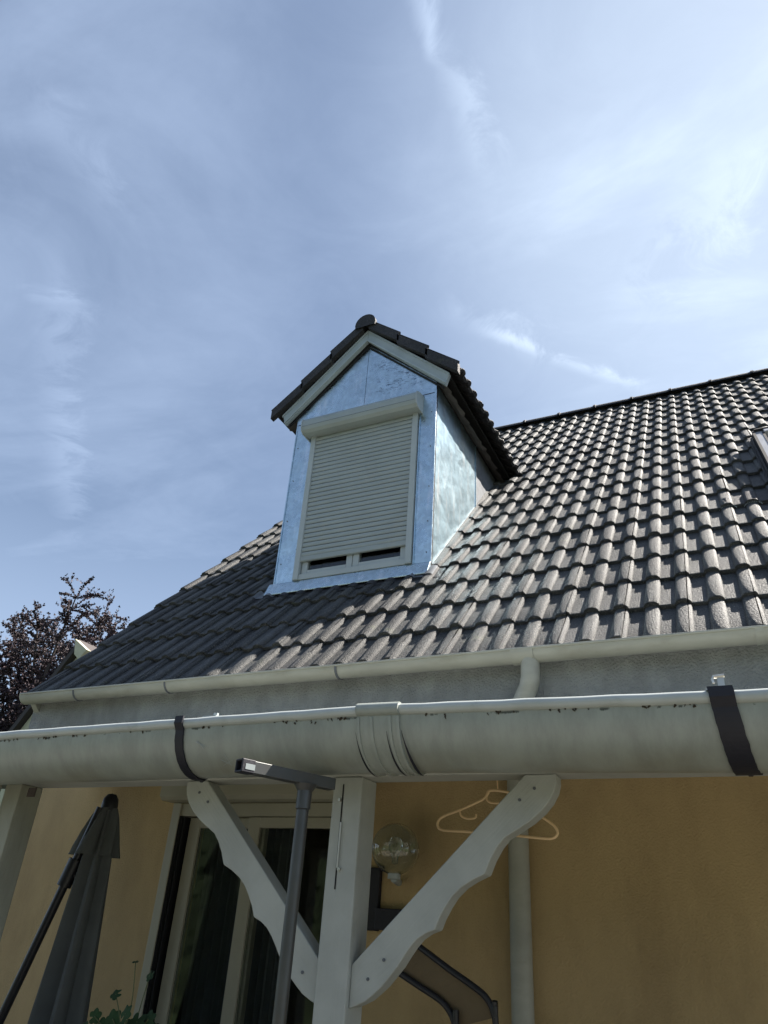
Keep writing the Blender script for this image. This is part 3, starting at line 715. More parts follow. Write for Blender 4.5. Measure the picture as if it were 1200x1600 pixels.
rs = dsub(mb, 'roller_shutter', M['slat'])
mb = MB(); mb.box(x0s+0.001, x1s-0.001, YS+0.0045, YS+0.010, 2.227, z1); dsub(mb, 'shutter_backing', M['deckdark'])
mb = MB()
pr = [(DYF-0.001, 3.405), (DYF-0.085, 3.385), (DYF-0.118, 3.365), (DYF-0.128, 3.34), (DYF-0.128, 3.290), (DYF-0.118, 3.266), (DYF-0.095, 3.248), (DYF-0.055, 3.244), (DYF-0.055, 3.256), (DYF-0.001, 3.256)]
bx0, bx1 = -2.705, -1.742
mb.prism(pr, 'x', bx0+0.008, bx1-0.008)
dsub(mb, 'shutter_box', M['slat'], bevel=0.002)
mb = MB()
pr2 = [(DYF-0.0005, 3.411), (DYF-0.087, 3.390), (DYF-0.122, 3.369), (DYF-0.132, 3.342), (DYF-0.132, 3.288), (DYF-0.121, 3.262), (DYF-0.096, 3.244), (DYF-0.0005, 3.244)]
mb.prism(pr2, 'x', bx0, bx0+0.0078); dsub(mb, 'box_end', M['pvc'], bevel=0.002)
mb = MB(); mb.prism(pr2, 'x', bx1-0.0078, bx1)
dsub(mb, 'box_end', M['pvc'], bevel=0.002)
mb = MB(); mb.box(bx0+0.008, bx1-0.008, DYF-0.1295, DYF-0.1285, 3.2935, 3.2955); mb.box(bx0, bx1, DYF-0.012, DYF-0.0042, 3.412, 3.416); dsub(mb, 'box_seam_shade', M['lead'])  # front seam, plus a dark strip painted as the shadow line on top

# --- patio door under the veranda
mb = MB(); BY = YW-0.11
p0, p1 = at(250, 1240, BY).x, at(562, 1240, BY).x
mb.prism([(YW-0.001, 0.60), (BY+0.02, 0.60), (BY, 0.585), (BY, 0.515), (BY+0.02, 0.497), (YW-0.001, 0.497)], 'x', p0, p1)
mb.build('door_shutter_box', M['pvc_cream'], house, bevel=0.003)
mb = MB(); DY = YW-0.02
mb.box(DL-0.05, DL+0.0, DY, YW+0.07, GZ, DT-0.005); mb.box(DR, DR+0.05, DY, YW+0.07, GZ, DT-0.005); mb.box(DL, DR, DY+0.012, YW+0.07, 0.435, DT-0.005)
df = mb.build('patio_door', M['pvc_cream'], house, bevel=0.003)
mb = MB(); mb.box(DL+0.006, DL+0.013, DY+0.010, DY+0.02, GZ, 0.43); mb.box(DL+0.028, DL+0.031, DY+0.010, DY+0.02, GZ, 0.43); mb.box(DL+0.0, DL+0.006, DY+0.004, YW+0.07, GZ, 0.435)
mb.build('door_track', M['dark'], df)
md = (DL+DR)/2-0.02
mb = MB()
for (p, q, yy) in ((DL+0.035, md+0.04, YW+0.03), (md-0.04, DR-0.005, YW-0.004)):
    mb.box(p, p+0.065, yy, yy+0.032, GZ+0.03, 0.432); mb.box(q-0.065, q, yy, yy+0.032, GZ+0.03, 0.432); mb.box(p+0.065, q-0.065, yy, yy+0.032, 0.385, 0.432); mb.box(p+0.065, q-0.065, yy, yy+0.032, GZ+0.03, GZ+0.1)
    g2 = MB(); g2.box(p+0.066, q-0.066, yy+0.012, yy+0.018, GZ+0.1, 0.384); g2.build('pane', M['glass'], df)
mb.build('door_leaf', M['pvc_cream'], df, bevel=0.003)
mb = MB(); mb.box(DL, DR+0.6, YW+2.2, YW+2.22, GZ, 0.7); mb.box(DL-0.7, DL-0.68, YW+0.21, YW+2.2, GZ, 0.7); mb.box(DR+0.6, DR+0.62, YW+0.21, YW+2.2, GZ, 0.7); mb.box(DL-0.7, DR+0.6, YW+0.21, YW+2.2, 0.66, 0.68)
mb.build('room_wall', M['room'], df)
mb = MB(); vs = []; n = 60
for i in range(n+1):
    x = DL+0.08+0.50*i/n; y = YW+0.16+0.018*math.sin(i*1.15)+0.01*math.sin(i*0.43)
    vs += [(x, y, GZ+0.02), (x, y+0.003, 0.42)]
mb.add(vs, [(2*i, 2*i+2, 2*i+3, 2*i+1) for i in range(n)], 1, True)
mb.build('curtain', M['curtain'], df)
mb = MB(); pts = []
c0 = at(402, 1475, YW+0.10)
for i in range(24):
    a = 2*math.pi*i/24; pts.append((c0.x+0.085*math.cos(a), c0.z+0.15*math.sin(a)))
mb.prism(pts, 'y', YW+0.10, YW+0.14); mb.build('blue_cushion', M['blue'], df, bevel=0.015) if False else None

# ------------------------------------------------------------------ the veranda
YP = 2.02                       # front face of posts and beam
ver = empty('veranda', (-1.10, YP, GZ), 'white painted wooden veranda with carved braces and a wide grey-white gutter', 'veranda')
mb = MB(); mb.box(-3.15, 1.6, YP, YP+0.10, 0.392, 0.515); beam = mb.build('beam', M['wood'], ver, bevel=0.004)
mb = MB()
c = [(-3.3, 1.99, 0.520), (1.8, 1.99, 0.520), (1.8, 3.12, 0.70), (-3.3, 3.12, 0.70)]
mb.add(c+[(a, b, z+0.03) for a, b, z in c], [(0, 3, 2, 1), (4, 5, 6, 7), (0, 1, 5, 4), (1, 2, 6, 5), (2, 3, 7, 6), (3, 0, 4, 7)])
mb.build('veranda_roof', M['wood'], ver)
for x in (-2.75, -2.15, -1.55, -0.5, 0.1, 0.7, 1.3):
    mb = MB(); c = [(x, 2.121, 0.44), (x+0.045, 2.121, 0.44), (x+0.045, 3.1, 0.605), (x, 3.1, 0.605)]
    mb.add(c+[(a, b, z+0.085) for a, b, z in c], [(0, 3, 2, 1), (4, 5, 6, 7), (0, 1, 5, 4), (1, 2, 6, 5), (2, 3, 7, 6), (3, 0, 4, 7)])
    mb.build('rafter', M['wood'], ver)
# centre post
PX0, PX1 = -1.152, -1.056
mb = MB(); mb.box(PX0, PX1, YP-0.004, YP+0.095, GZ, 0.3915); post = mb.build('post', M['wood_post'], ver, bevel=0.004)
mb = MB(); xx = at(531, 1300, YP-0.004).x
mb.box(xx-0.002, xx+0.002, YP-0.0056, YP-0.0042, 0.09, 0.37)
mb.build('crack', M['deckdark'], post)
mb = MB()
for (sx_, sy_) in ((531, 1250), (530, 1358)):
    p = at(sx_, sy_, YP-0.006); mb.tube([(p.x, YP-0.012, p.z), (p.x, YP-0.004, p.z)], 0.005, 8)
p = at(530.5, 1320, YP-0.006); mb.tube([(p.x, YP-0.009, p.z-0.06), (p.x, YP-0.009, p.z+0.06)], 0.0025, 6)
mb.build('latch_rod', M['steel'], post)
# left-hand corner post and weathered side boards, both coloured for the porch shade
lp = at(63, 1250, YP+0.10).x
mb = MB(); mb.box(lp-0.085, lp, YP-0.002, YP+0.10, GZ, 0.3915); lpost = mb.build('post', M['wood_old_dim'], ver, bevel=0.004, label='left corner post, streaked with dirt, darkened for the porch shade')
mb = MB()
for k in range(4):
    x1_ = lp-0.095-k*0.105; mb.box(x1_-0.100, x1_, YP-0.03, YP-0.008, GZ+0.1, 0.3905)
mb.build('side_board', M['wood_old_dim'], ver, bevel=0.005)
mb = MB(); q = at(50, 1237, YP-0.006); mb.box(q.x-0.02, q.x+0.018, YP-0.008, YP-0.0025, q.z-0.018, q.z+0.014); mb.build('corner_plate', M['bark'], lpost)
# braces with scalloped undersides
PB = [(547, 1507), (820, 1206), (868, 1206), (869, 1222)]
sc_pts = [(866, 1236), (858, 1252), (846, 1267), (828, 1283), (807, 1297), (788, 1309), (777, 1323), (766, 1343), (757, 1366), (738, 1375), (721, 1386), (706, 1401), (695, 1418), (686, 1435), (679, 1453), (664, 1459), (651, 1468), (640, 1481), (630, 1496), (620, 1512), (608, 1527), (596, 1542), (582, 1555), (570, 1565), (556, 1572), (541, 1576)]
YBf = YP+0.012
prB = [(v_.x, v_.z) for v_ in (at(px, py, YBf) for px, py in PB+sc_pts)]
prB = [(max(x, PX1+0.0005), min(z, 0.391)) for x, z in prB]
prB.append((PX1+0.0005, prB[-1][1])); 
# drop accidental duplicates
cl = []
for p in prB:
    if not cl or (abs(p[0]-cl[-1][0])+abs(p[1]-cl[-1][1])) > 1e-4: cl.append(p)
mb = MB(); mb.prism(cl, 'y', YBf, YBf+0.058); mb.build('brace', M['wood_r'], ver, bevel=0.003)
pm = (PX0+PX1)/2
mb = MB(); mb.prism([(2*pm-x, z) for x, z in cl][::-1], 'y', YBf, YBf+0.058); mb.build('brace', M['wood_l'], ver, bevel=0.003)
for sg in (1, -1):
    for (bx_, by_) in ((575, 1530), (600, 1500), (835, 1232), (812, 1250)):
        q = at(bx_, by_, YBf); X_ = q.x if sg > 0 else 2*pm-q.x
        m = MB(); m.tube([(X_, YBf-0.003, q.z), (X_, YBf+0.004, q.z)], 0.0042, 8); m.build('screw', M['lead'], ver)
# wide half-round gutter, two lengths joined by a sleeve
GR2 = 0.129; GC = 1.88
SLV = -0.885
def gut_len(x0, x1, z0, z1, name, parent):
    """a gutter length in local coordinates (x along, rim at z=0), then laid to its fall"""
    m = MB(); L_ = x1-x0; n = 24
    m.arc_sheet(0, L_, 0, 0, GR2, 0.004, 0.0, math.pi, 36, xs=[L_*i/n for i in range(n+1)])
    pts = [(L_*i/n, -GR2+0.001+0.0006*math.sin(i*1.7), 0.006+0.0008*math.sin(i*2.3)) for i in range(n+1)]
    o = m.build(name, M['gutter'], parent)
    mr_ = MB(); mr_.tube(pts, 0.0145, 12)
    o.location = Vector((x0, GC, z0))-ver.location if parent is ver else o.location
    o.rotation_euler = (0, -math.atan2(z1-z0, L_), 0)
    rim = mr_.build('rim', M['rim'], None); rim.parent = o
    return o
ga = gut_len(-2.70, SLV, 0.492, 0.504, 'gutter', ver)
gb = gut_len(SLV+0.001, 0.75, 0.504, 0.470, 'gutter', ver)
def gz(x): return 0.492+(0.012)*(x+2.70)/(SLV+2.70) if x < SLV else 0.504-0.034*(x-SLV)/(0.75-SLV)
def gchild(m, name, material, parent, **k):
    """world-coordinate mesh under a gutter length that is itself rotated"""
    o = m.build(name, material, None, **k); o.parent = parent
    o.matrix_parent_inverse = (Matrix.Translation(ver.location) @ Matrix.Translation(parent.location) @ parent.rotation_euler.to_matrix().to_4x4()).inverted()
    return o
mb = MB(); s_0, s_1 = -0.945, -0.820
mb.arc_sheet(s_0, s_1, GC, gz(-0.88), GR2+0.005, 0.005, 0.06, math.pi*0.99, 36)
for x in (s_0+0.004, s_0+0.044, s_0+0.098, s_1-0.004):
    mb.arc_sheet(x-0.004, x+0.004, GC, gz(-0.88), GR2+0.0085, 0.004, 0.10, math.pi*0.99, 36)
mb.tube([(s_0, GC-GR2-0.002, gz(-0.88)+0.008), (s_1, GC-GR2-0.002, gz(-0.88)+0.006)], 0.0175, 14)
gchild(mb, 'joint_sleeve', M['gutter'], gb)
mb = MB()
for x, w in ((s_0-0.003, 0.0028), (s_0+0.088, 0.003), (s_1+0.006, 0.0045)):
    vs = []; n = 20
    for i in range(n+1):
        a = math.pi*(0.12+0.50*i/n); ww = w*(0.15+0.85*math.sin(math.pi*min(1, (i+1)/n))**1)*(0.5+i/n)
        xx = x+0.010*math.sin(math.pi*i/n)*(1 if w > .003 else .4)
        for s__ in (-1, 1): vs.append((xx+s__*ww, GC-math.cos(a)*(GR2+0.0094), gz(-0.88)-math.sin(a)*(GR2+0.0094)))
    mb.add(vs, [(2*i, 2*i+1, 2*i+3, 2*i+2) for i in range(n)], 1, True)
gchild(mb, 'perished_seal', M['black'], gb)
def strap(x, w, lean, parent, stop=0.72):
    m = MB(); n = 26; vs = []
    for layer, r_ in ((0, GR2+0.006), (1, GR2+0.001)):
        for i in range(n+1):
            a = -0.10+(math.pi*stop+0.10)*i/n
            xx = x+lean*i/n+0.0005*math.sin(i*1.9)
            ww = w*(1+0.01*math.sin(i*1.3))
            yy = GC-math.cos(a)*(r_+(0.014 if i < 3 else 0)); z_ = gz(x)-math.sin(a)*(r_+(0.012 if i < 3 else 0))+(0.010 if i < 3 else 0)
            vs += [(xx, yy, z_), (xx+ww, yy, z_)]
    q = 2*(n+1); fs = []
    for i in range(n):
        fs += [(2*i, 2*i+1, 2*i+3, 2*i+2), (q+2*i, q+2*i+2, q+2*i+3, q+2*i+1), (2*i, 2*i+2, q+2*i+2, q+2*i), (2*i+1, q+2*i+1, q+2*i+3, 2*i+3)]
    fs += [(0, q, q+1, 1), (2*n, 2*n+1, q+2*n+1, q+2*n)]
    m.add(vs, fs, 1, False)
    m.tube([(x+w*0.5+lean, GC-math.cos(math.pi*stop)*0.13, gz(x)-math.sin(math.pi*stop)*0.13-0.004), (x+w*0.5+lean, GC+0.14, gz(x)-0.05)], 0.008, 6)
    return gchild(m, 'gutter_strap', M['black'], parent)
xs1 = at(277, 1130, 1.745).x; xs2 = at(1107, 1090, 1.745).x
strap(xs1, 0.030, -0.016, ga, 0.56); strap(xs2, 0.052, 0.030, gb, 0.62)
# clips: bolt hook over the right strap, pale clip with a nut beside the left strap
mb = MB(); p = at(1128, 1088, 1.76)
mb.box(p.x-0.03, p.x+0.014, 1.735, 1.79, gz(0)+0.0195, gz(0)+0.0225)
mb.box(p.x-0.004, p.x+0.010, 1.757, 1.760, gz(0)+0.0225, gz(0)+0.052)
mb.tube([(p.x-0.010, 1.757, gz(0)+0.055), (p.x-0.014, 1.757, gz(0)+0.048), (p.x-0.012, 1.757, gz(0)+0.040)], 0.003, 6)
mb.tube([(p.x-0.012, 1.758, gz(0)+0.054), (p.x+0.012, 1.758, gz(0)+0.056)], 0.0042, 8)
gchild(mb, 'hook_clip', M['steel'], gb)
mb = MB(); p = at(328, 1124, 1.75)
mb.box(p.x-0.030, p.x+0.020, 1.75, 1.79, gz(-1.5)+0.014, gz(-1.5)+0.024); mb.box(p.x-0.055, p.x-0.034, 1.75, 1.775, gz(-1.5)+0.012, gz(-1.5)+0.018)
mb.tube([(p.x+0.008, 1.765, gz(-1.5)+0.024), (p.x+0.008, 1.765, gz(-1.5)+0.034)], 0.008, 6)
gchild(mb, 'bolt_clip', M['pvc'], ga)
mb = MB()
for (ax, ay, bx_, by_) in ((304, 1157, 320, 1168), (306, 1160, 322, 1166), (308, 1156, 318, 1170), (350, 1178, 362, 1196), (345, 1187, 360, 1194), (349, 1196, 363, 1188)):
    def gp(px, py):
        r = ray(px, py); 
        # first hit on the gutter cylinder
        A = r.y**2+r.z**2; B = -2*(r.y*GC+r.z*gz(-1.5)); C_ = GC**2+gz(-1.5)**2-(GR2+0.003)**2
        D = max(0, B*B-4*A*C_); return r*((-B-math.sqrt(D))/(2*A))
    mb.tube([gp(ax, ay), gp(bx_, by_)], 0.0005, 4)
o = gchild(mb, 'cobweb', M['pvc'], ga); o['kind'] = 'stuff'
# little crumbs of moss hanging from the bead
rm = random.Random(5)
mb = MB()
for px in (20, 32, 120, 160, 228, 236, 345, 372, 470, 520, 535, 700, 770, 828, 905, 1023, 1084, 1090):
    pass
for k in range(70):
    cx_ = rm.choice((-2.55, -2.3, -2.12, -1.98, -1.72, -1.42, -1.18, -1.02, -0.72, -0.55, -0.36, -0.2, -0.13, 0.2, 0.4))
    x = cx_+rm.gauss(0, 0.035); a = rm.uniform(0.055, 0.085)+(abs(rm.gauss(0, 0.05)) if rm.random() < 0.15 else 0)
    p = Vector((x, GC-math.cos(a)*(GR2+0.001), gz(x)-math.sin(a)*GR2)); r_ = rm.uniform(0.0012, 0.0042)
    q = p+Vector((rm.uniform(-0.006, 0.006), -0.0005, -rm.uniform(0.001, 0.008)))
    mb.tube([p, q], [r_, r_*0.4], 5)
o = gchild(mb, 'moss', M['soil'], gb); o['kind'] = 'stuff'

# ------------------------------------------------------------------ T-shaped metal post
p_l, p_r = at(375, 1196, 1.58), None
zc = p_l.z
r_ = ray(519, 1226); t_ = zc/r_.z; p_r = r_*t_
pj = p_l.lerp(p_r, 0.70)
tp = empty('metal_post', (pj.x, pj.y, GZ), 'thin grey metal post with a T-shaped top bar in front of the left brace', 'post')
def sq_tube(m, a, b, w, h, wall=0.003, open_a=True):
    a, b = Vector(a), Vector(b); t = (b-a).normalized(); up = Vector((0, 0, 1)) if abs(t.z) < .9 else Vector((0, 1, 0))
    sx_ = t.cross(up).normalized(); uy = sx_.cross(t).normalized(); vs = []
    for p in (a, b):
        for (i, j) in ((-1, -1), (1, -1), (1, 1), (-1, 1)): vs.append(p+sx_*i*w/2+uy*j*h/2)
    for p in (a, b):
        for (i, j) in ((-1, -1), (1, -1), (1, 1), (-1, 1)): vs.append(p+sx_*i*(w/2-wall)+uy*j*(h/2-wall))
    fs = []
    for k in range(4):
        l = (k+1) % 4
        fs += [(k, l, 4+l, 4+k), (8+k, 12+k, 12+l, 8+l), (k, 8+k, 8+l, l), (4+k, 4+l, 12+l, 12+k)]
    m.add(vs, fs)
mb = MB(); sq_tube(mb, p_l, p_r, 0.032, 0.030); cb = mb.build('crossbar', M['alu'], tp, bevel=0.002)
mb = MB(); d_ = (p_r-p_l).normalized(); sq_tube(mb, p_l-d_*0.004, p_l+d_*0.035, 0.035, 0.033, 0.005); mb.build('end_cap', M['black'], cb, bevel=0.002)
mb = MB(); sd_ = d_.cross(Vector((0, 0, 1))).normalized()
if sd_.y > 0: sd_ = -sd_
a_ = p_l+d_*0.006+sd_*0.0185; b_ = p_l+d_*0.034+sd_*0.0185
mb.add([a_+Vector((0, 0, -0.009)), b_+Vector((0, 0, -0.009)), b_+Vector((0, 0, 0.005)), a_+Vector((0, 0, 0.005))], [(0, 1, 2, 3)]); mb.build('sticker', M['slat'], cb)
mb = MB(); mb.tube([(pj.x, pj.y, zc-0.016), (pj.x, pj.y, zc-0.075), (pj.x, pj.y, zc-0.078), (pj.x, pj.y, GZ)], [0.020, 0.020, 0.0165, 0.0165], 14)
mb.build('upright', M['alu'], tp)
mb = MB(); mb.tube([(pj.x, pj.y, zc-0.03), (pj.x, pj.y, zc-0.014)], [0.021, 0.032], 14); mb.build('bracket', M['alu'], tp)

# ------------------------------------------------------------------ coat hanger
hy = 2.30
def hp(px, py, dy=0): v = at(px, py, hy+dy); return (v.x, v.y, v.z)
hg = empty('coat_hanger', hp(780, 1300), 'peach plastic coat hanger hanging behind the right-hand brace', 'hanger')
def smooth_path(pts, n=6):
    P = [Vector(p) for p in pts]; out = []
    for i in range(len(P)-1):
        p0, p1, p2, p3 = P[max(i-1, 0)], P[i], P[i+1], P[min(i+2, len(P)-1)]
        for k in range(n):
            t = k/n; out.append(0.5*((2*p1)+(-p0+p2)*t+(2*p0-5*p1+4*p2-p3)*t*t+(-p0+3*p1-3*p2+p3)*t**3))
    out.append(P[-1]); return out
mb = MB()
mb.tube(smooth_path([hp(*p) for p in ((778, 1235), (764, 1236), (757, 1247), (740, 1256), (715, 1267), (696, 1274), (686, 1281), (684, 1291), (692, 1297), (720, 1299), (780, 1303), (840, 1309), (862, 1310), (871, 1303), (868, 1293), (858, 1284), (842, 1273), (822, 1256), (800, 1240), (778, 1235))]), 0.0042, 8, cap=False)
mb.tube(smooth_path([hp(*p) for p in ((764, 1238), (760, 1246), (764, 1253), (775, 1255), (790, 1254))]), 0.0035, 8)
mb.tube(smooth_path([hp(*p) for p in ((718, 1266), (721, 1275), (730, 1279), (742, 1278), (744, 1272))]), 0.0035, 8)
mb.build('hanger_body', M['salmon'], hg)
mb = MB(); mb.tube(smooth_path([hp(*p) for p in ((778, 1235), (777, 1222), (775, 1207), (783, 1198), (791, 1204), (790, 1212))]), 0.0022, 8); mb.build('hook', M['salmon'], hg)

# ------------------------------------------------------------------ wall lamp with a clear globe
gy = YW-0.16
gc = at(618, 1326, gy)
wl = empty('wall_lamp', (gc.x, YW, gc.z-0.2), 'wall lamp with a clear glass globe on a dark bracket, right of the post', 'lamp')
mb = MB(); Rg = 0.098
prof_ = [(Rg*math.sin(a), -Rg*math.cos(a)) for a in [math.pi*(0.10+0.90*i/18) for i in range(19)]]
inn = [((Rg-0.003)*math.sin(a), -(Rg-0.003)*math.cos(a)) for a in [math.pi*(0.10+0.90*i/18) for i in range(18, -1, -1)]]
mb.lathe(prof_+inn+[prof_[0]], gc, 28); mb.build('globe', M['glass'], wl)
mb = MB(); mb.tube([gc+Vector((0, 0, -0.112)), gc+Vector((0, 0, -0.092))], 0.026, 16); mb.tube([gc+Vector((-0.01, 0.02, -0.11)), gc+Vector((-0.05, 0.158, -0.115))], 0.014, 12); mb.build('bulb_holder', M['pvc'], wl)
mb = MB(); mb.lathe([(0.0, -0.06), (0.012, -0.055), (0.014, -0.03), (0.028, 0.0), (0.030, 0.02), (0.02, 0.04), (0, 0.047)], gc, 16); mb.build('bulb', M['glass'], wl)
mb = MB()
b0, b1 = at(574, 1355, YW-0.03), at(588, 1455, YW-0.03); b2, b3 = at(576, 1418, YW-0.03), at(645, 1457, YW-0.03)
mb.box(b0.x-0.03, b1.x, YW-0.03, YW-0.001, b1.z, b0.z); mb.box(b1.x, b3.x, YW-0.055, YW-0.001, b3.z, b2.z)
mb.build('bracket', M['black'], wl, bevel=0.004)

# ------------------------------------------------------------------ folding chair leaning by the wall
cy = 2.62
fc = empty('folding_chair', (at(700, 1560, cy).x, cy, GZ), 'folded garden chair with black tube frame leaning against the ochre wall', 'chair')
def cp(px, py, dy=0): return at(px, py, cy+dy)
mb = MB()
A_ = [cp(640, 1470, 0.02), cp(655, 1479), cp(700, 1513, -0.02), cp(742, 1543, -0.03), cp(762, 1562, -0.03), cp(773, 1590, -0.03), cp(776, 1640, -0.02)]
A_.append(Vector((A_[-1].x+0.02, A_[-1].y+0.1, GZ)))
B_ = [cp(600, 1508, 0.02), cp(625, 1521), cp(655, 1541), cp(688, 1563), cp(704, 1583), cp(711, 1606), cp(713, 1650)]
B_.append(Vector((B_[-1].x, B_[-1].y+0.1, GZ)))
mb.tube(smooth_path(A_, 5), 0.010, 10); mb.tube(smooth_path(B_, 5), 0.010, 10)
mb.tube([A_[0], B_[0]], 0.010, 10)
mb.build('frame', M['dkpole'], fc)
mb = MB(); a = smooth_path(A_[:6], 4); b = smooth_path(B_[:6], 4); vs = []
for p, q in zip(a, b): vs += [p+Vector((0, 0.012, 0)), q+Vector((0, 0.012, 0)), q+Vector((0, 0.015, 0)), p+Vector((0, 0.015, 0))]
fs = []
for i in range(len(a)-1):
    for k in range(4): fs.append((4*i+k, 4*i+(k+1) % 4, 4*i+4+(k+1) % 4, 4*i+4+k))
mb.add(vs, fs, 1, False); mb.build('sling', M['sling'], fc)

# ------------------------------------------------------------------ folded parasol
py_ = 2.70
pt = at(172, 1256, py_)
pa = empty('parasol', (pt.x, pt.y, GZ), 'closed dark grey parasol with its slanting black arm, left of the patio door', 'parasol')
mb = MB()
def star(zt, zb_, r0, r1, folds, amp, n=72, rows=14, phase=0.0, sway=0.0):
    vs = []
    for r in range(rows+1):
        t = r/rows; z = zt+(zb_-zt)*t; rr = r0+(r1-r0)*t**0.8
        for k in range(n):
            a = 2*math.pi*k/n
            w = 1+amp*math.sin(folds*a+phase+1.5*t)+0.05*math.sin(13*a+5*t)
            vs.append((pt.x+sway*t+rr*w*math.cos(a), pt.y+rr*w*math.sin(a), z))
    return vs, [(i*n+k, i*n+(k+1) % n, (i+1)*n+(k+1) % n, (i+1)*n+k) for i in range(rows) for k in range(n)]
mb.add(*star(pt.z-0.03, pt.z-1.55, 0.036, 0.130, 6, 0.30), 1, True)
mb.build('canopy', M['parasol'], pa)
mb = MB(); mb.add(*star(pt.z-0.02, pt.z-0.22, 0.036, 0.088, 5, 0.34, rows=6, phase=1.2, sway=-0.02), 1, True); mb.build('valance', M['parasol'], pa)
mb = MB(); mb.lathe([(0, 0.045), (0.02, 0.04), (0.034, 0.02), (0.038, -0.01), (0.034, -0.035), (0, -0.04)], pt, 20); mb.build('cap', M['dkpole'], pa)
mb = MB(); mb.tube([pt, (pt.x, pt.y, GZ)], 0.02, 12); mb.build('pole', M['dkpole'], pa)
mb = MB(); q1, q2 = at(158, 1262, py_-0.04), at(2, 1590, py_-0.10)
mb.tube([q1, q2, q1+(q2-q1)*1.45], 0.019, 10)
qm = q1.lerp(q2, 0.33); d_ = (q2-q1).normalized(); mb.tube([qm-d_*0.05, qm+d_*0.06], 0.032, 12)
mb.tube([qm, qm+Vector((0.07, 0.02, -0.03))], 0.014, 8)
mb.build('arm', M['dkpole'], pa)

# ------------------------------------------------------------------ potted plant
ly = 2.15
pp = at(190, 1640, ly)
pl = empty('potted_plant', (pp.x, pp.y, pp.z-0.25), 'potted geranium with green lobed leaves at the lower left', 'plant')
rl = random.Random(11)
mb = MB(); mb.lathe([(0.0, -0.25), (0.075, -0.25), (0.10, -0.07), (0.108, -0.07), (0.108, -0.04), (0.098, -0.04), (0.09, -0.06), (0, -0.06)], pp, 24); mb.build('pot', M['pot'], pl)
mb = MB(); mb.box(pp.x-0.35, pp.x+0.35, pp.y-0.12, pp.y+0.12, GZ, pp.z-0.251)
st = mb.build('plant_stand', M['wood'], None); st['label'] = 'white plant stand under the geranium at the lower left'; st['category'] = 'stand'
mb = MB(); ms = MB()
def leaf(c, r, nrm):
    nrm = Vector(nrm).normalized(); a = nrm.orthogonal().normalized(); b = nrm.cross(a); vs = [Vector(c)]; n = 25; ph = rl.uniform(0, 6)
    for k in range(n):
        q = 2*math.pi*k/n; rr = r*(0.72+0.28*abs(math.sin(2.5*q)))*(1.0 if k else 0.35)
        vs.append(Vector(c)+(a*math.cos(q+ph)+b*math.sin(q+ph))*rr+nrm*(0.25*r*math.sin(5*q)*0.3-0.15*rr))
    mb.add(vs, [(0, 1+k, 1+(k+1) % n) for k in range(n)], 1, True)
spots = [(181, 1553, 0.020, 0), (234, 1524, 0.018, 0), (212, 1502, 0.012, 1), (148, 1588, 0.024, 0), (176, 1592, 0.030, 0), (196, 1583, 0.026, 0), (214, 1596, 0.028, 0), (232, 1592, 0.026, 0), (160, 1604, 0.03, 0), (188, 1612, 0.03, 0), (240, 1608, 0.02, 0), (204, 1606, .03, 0), (132, 1606, .02, 0)]
for (x_, y_, r, k) in spots:
    p = at(x_, y_, ly+rl.uniform(-0.05, 0.05)); leaf(p, r, (rl.uniform(-0.4, 0.4), -0.9, rl.uniform(0.1, 0.8)) if not k else (0, -0.3, 1))
    ms.tube(smooth_path([pp+Vector((rl.uniform(-.03, .03), 0, -0.05)), (pp+p)/2+Vector((0.01, 0, -0.01)), p]), 0.0016, 5)
mb.build('leaves', M['leafg'], pl); ms.build('stems', M['stem'], pl)

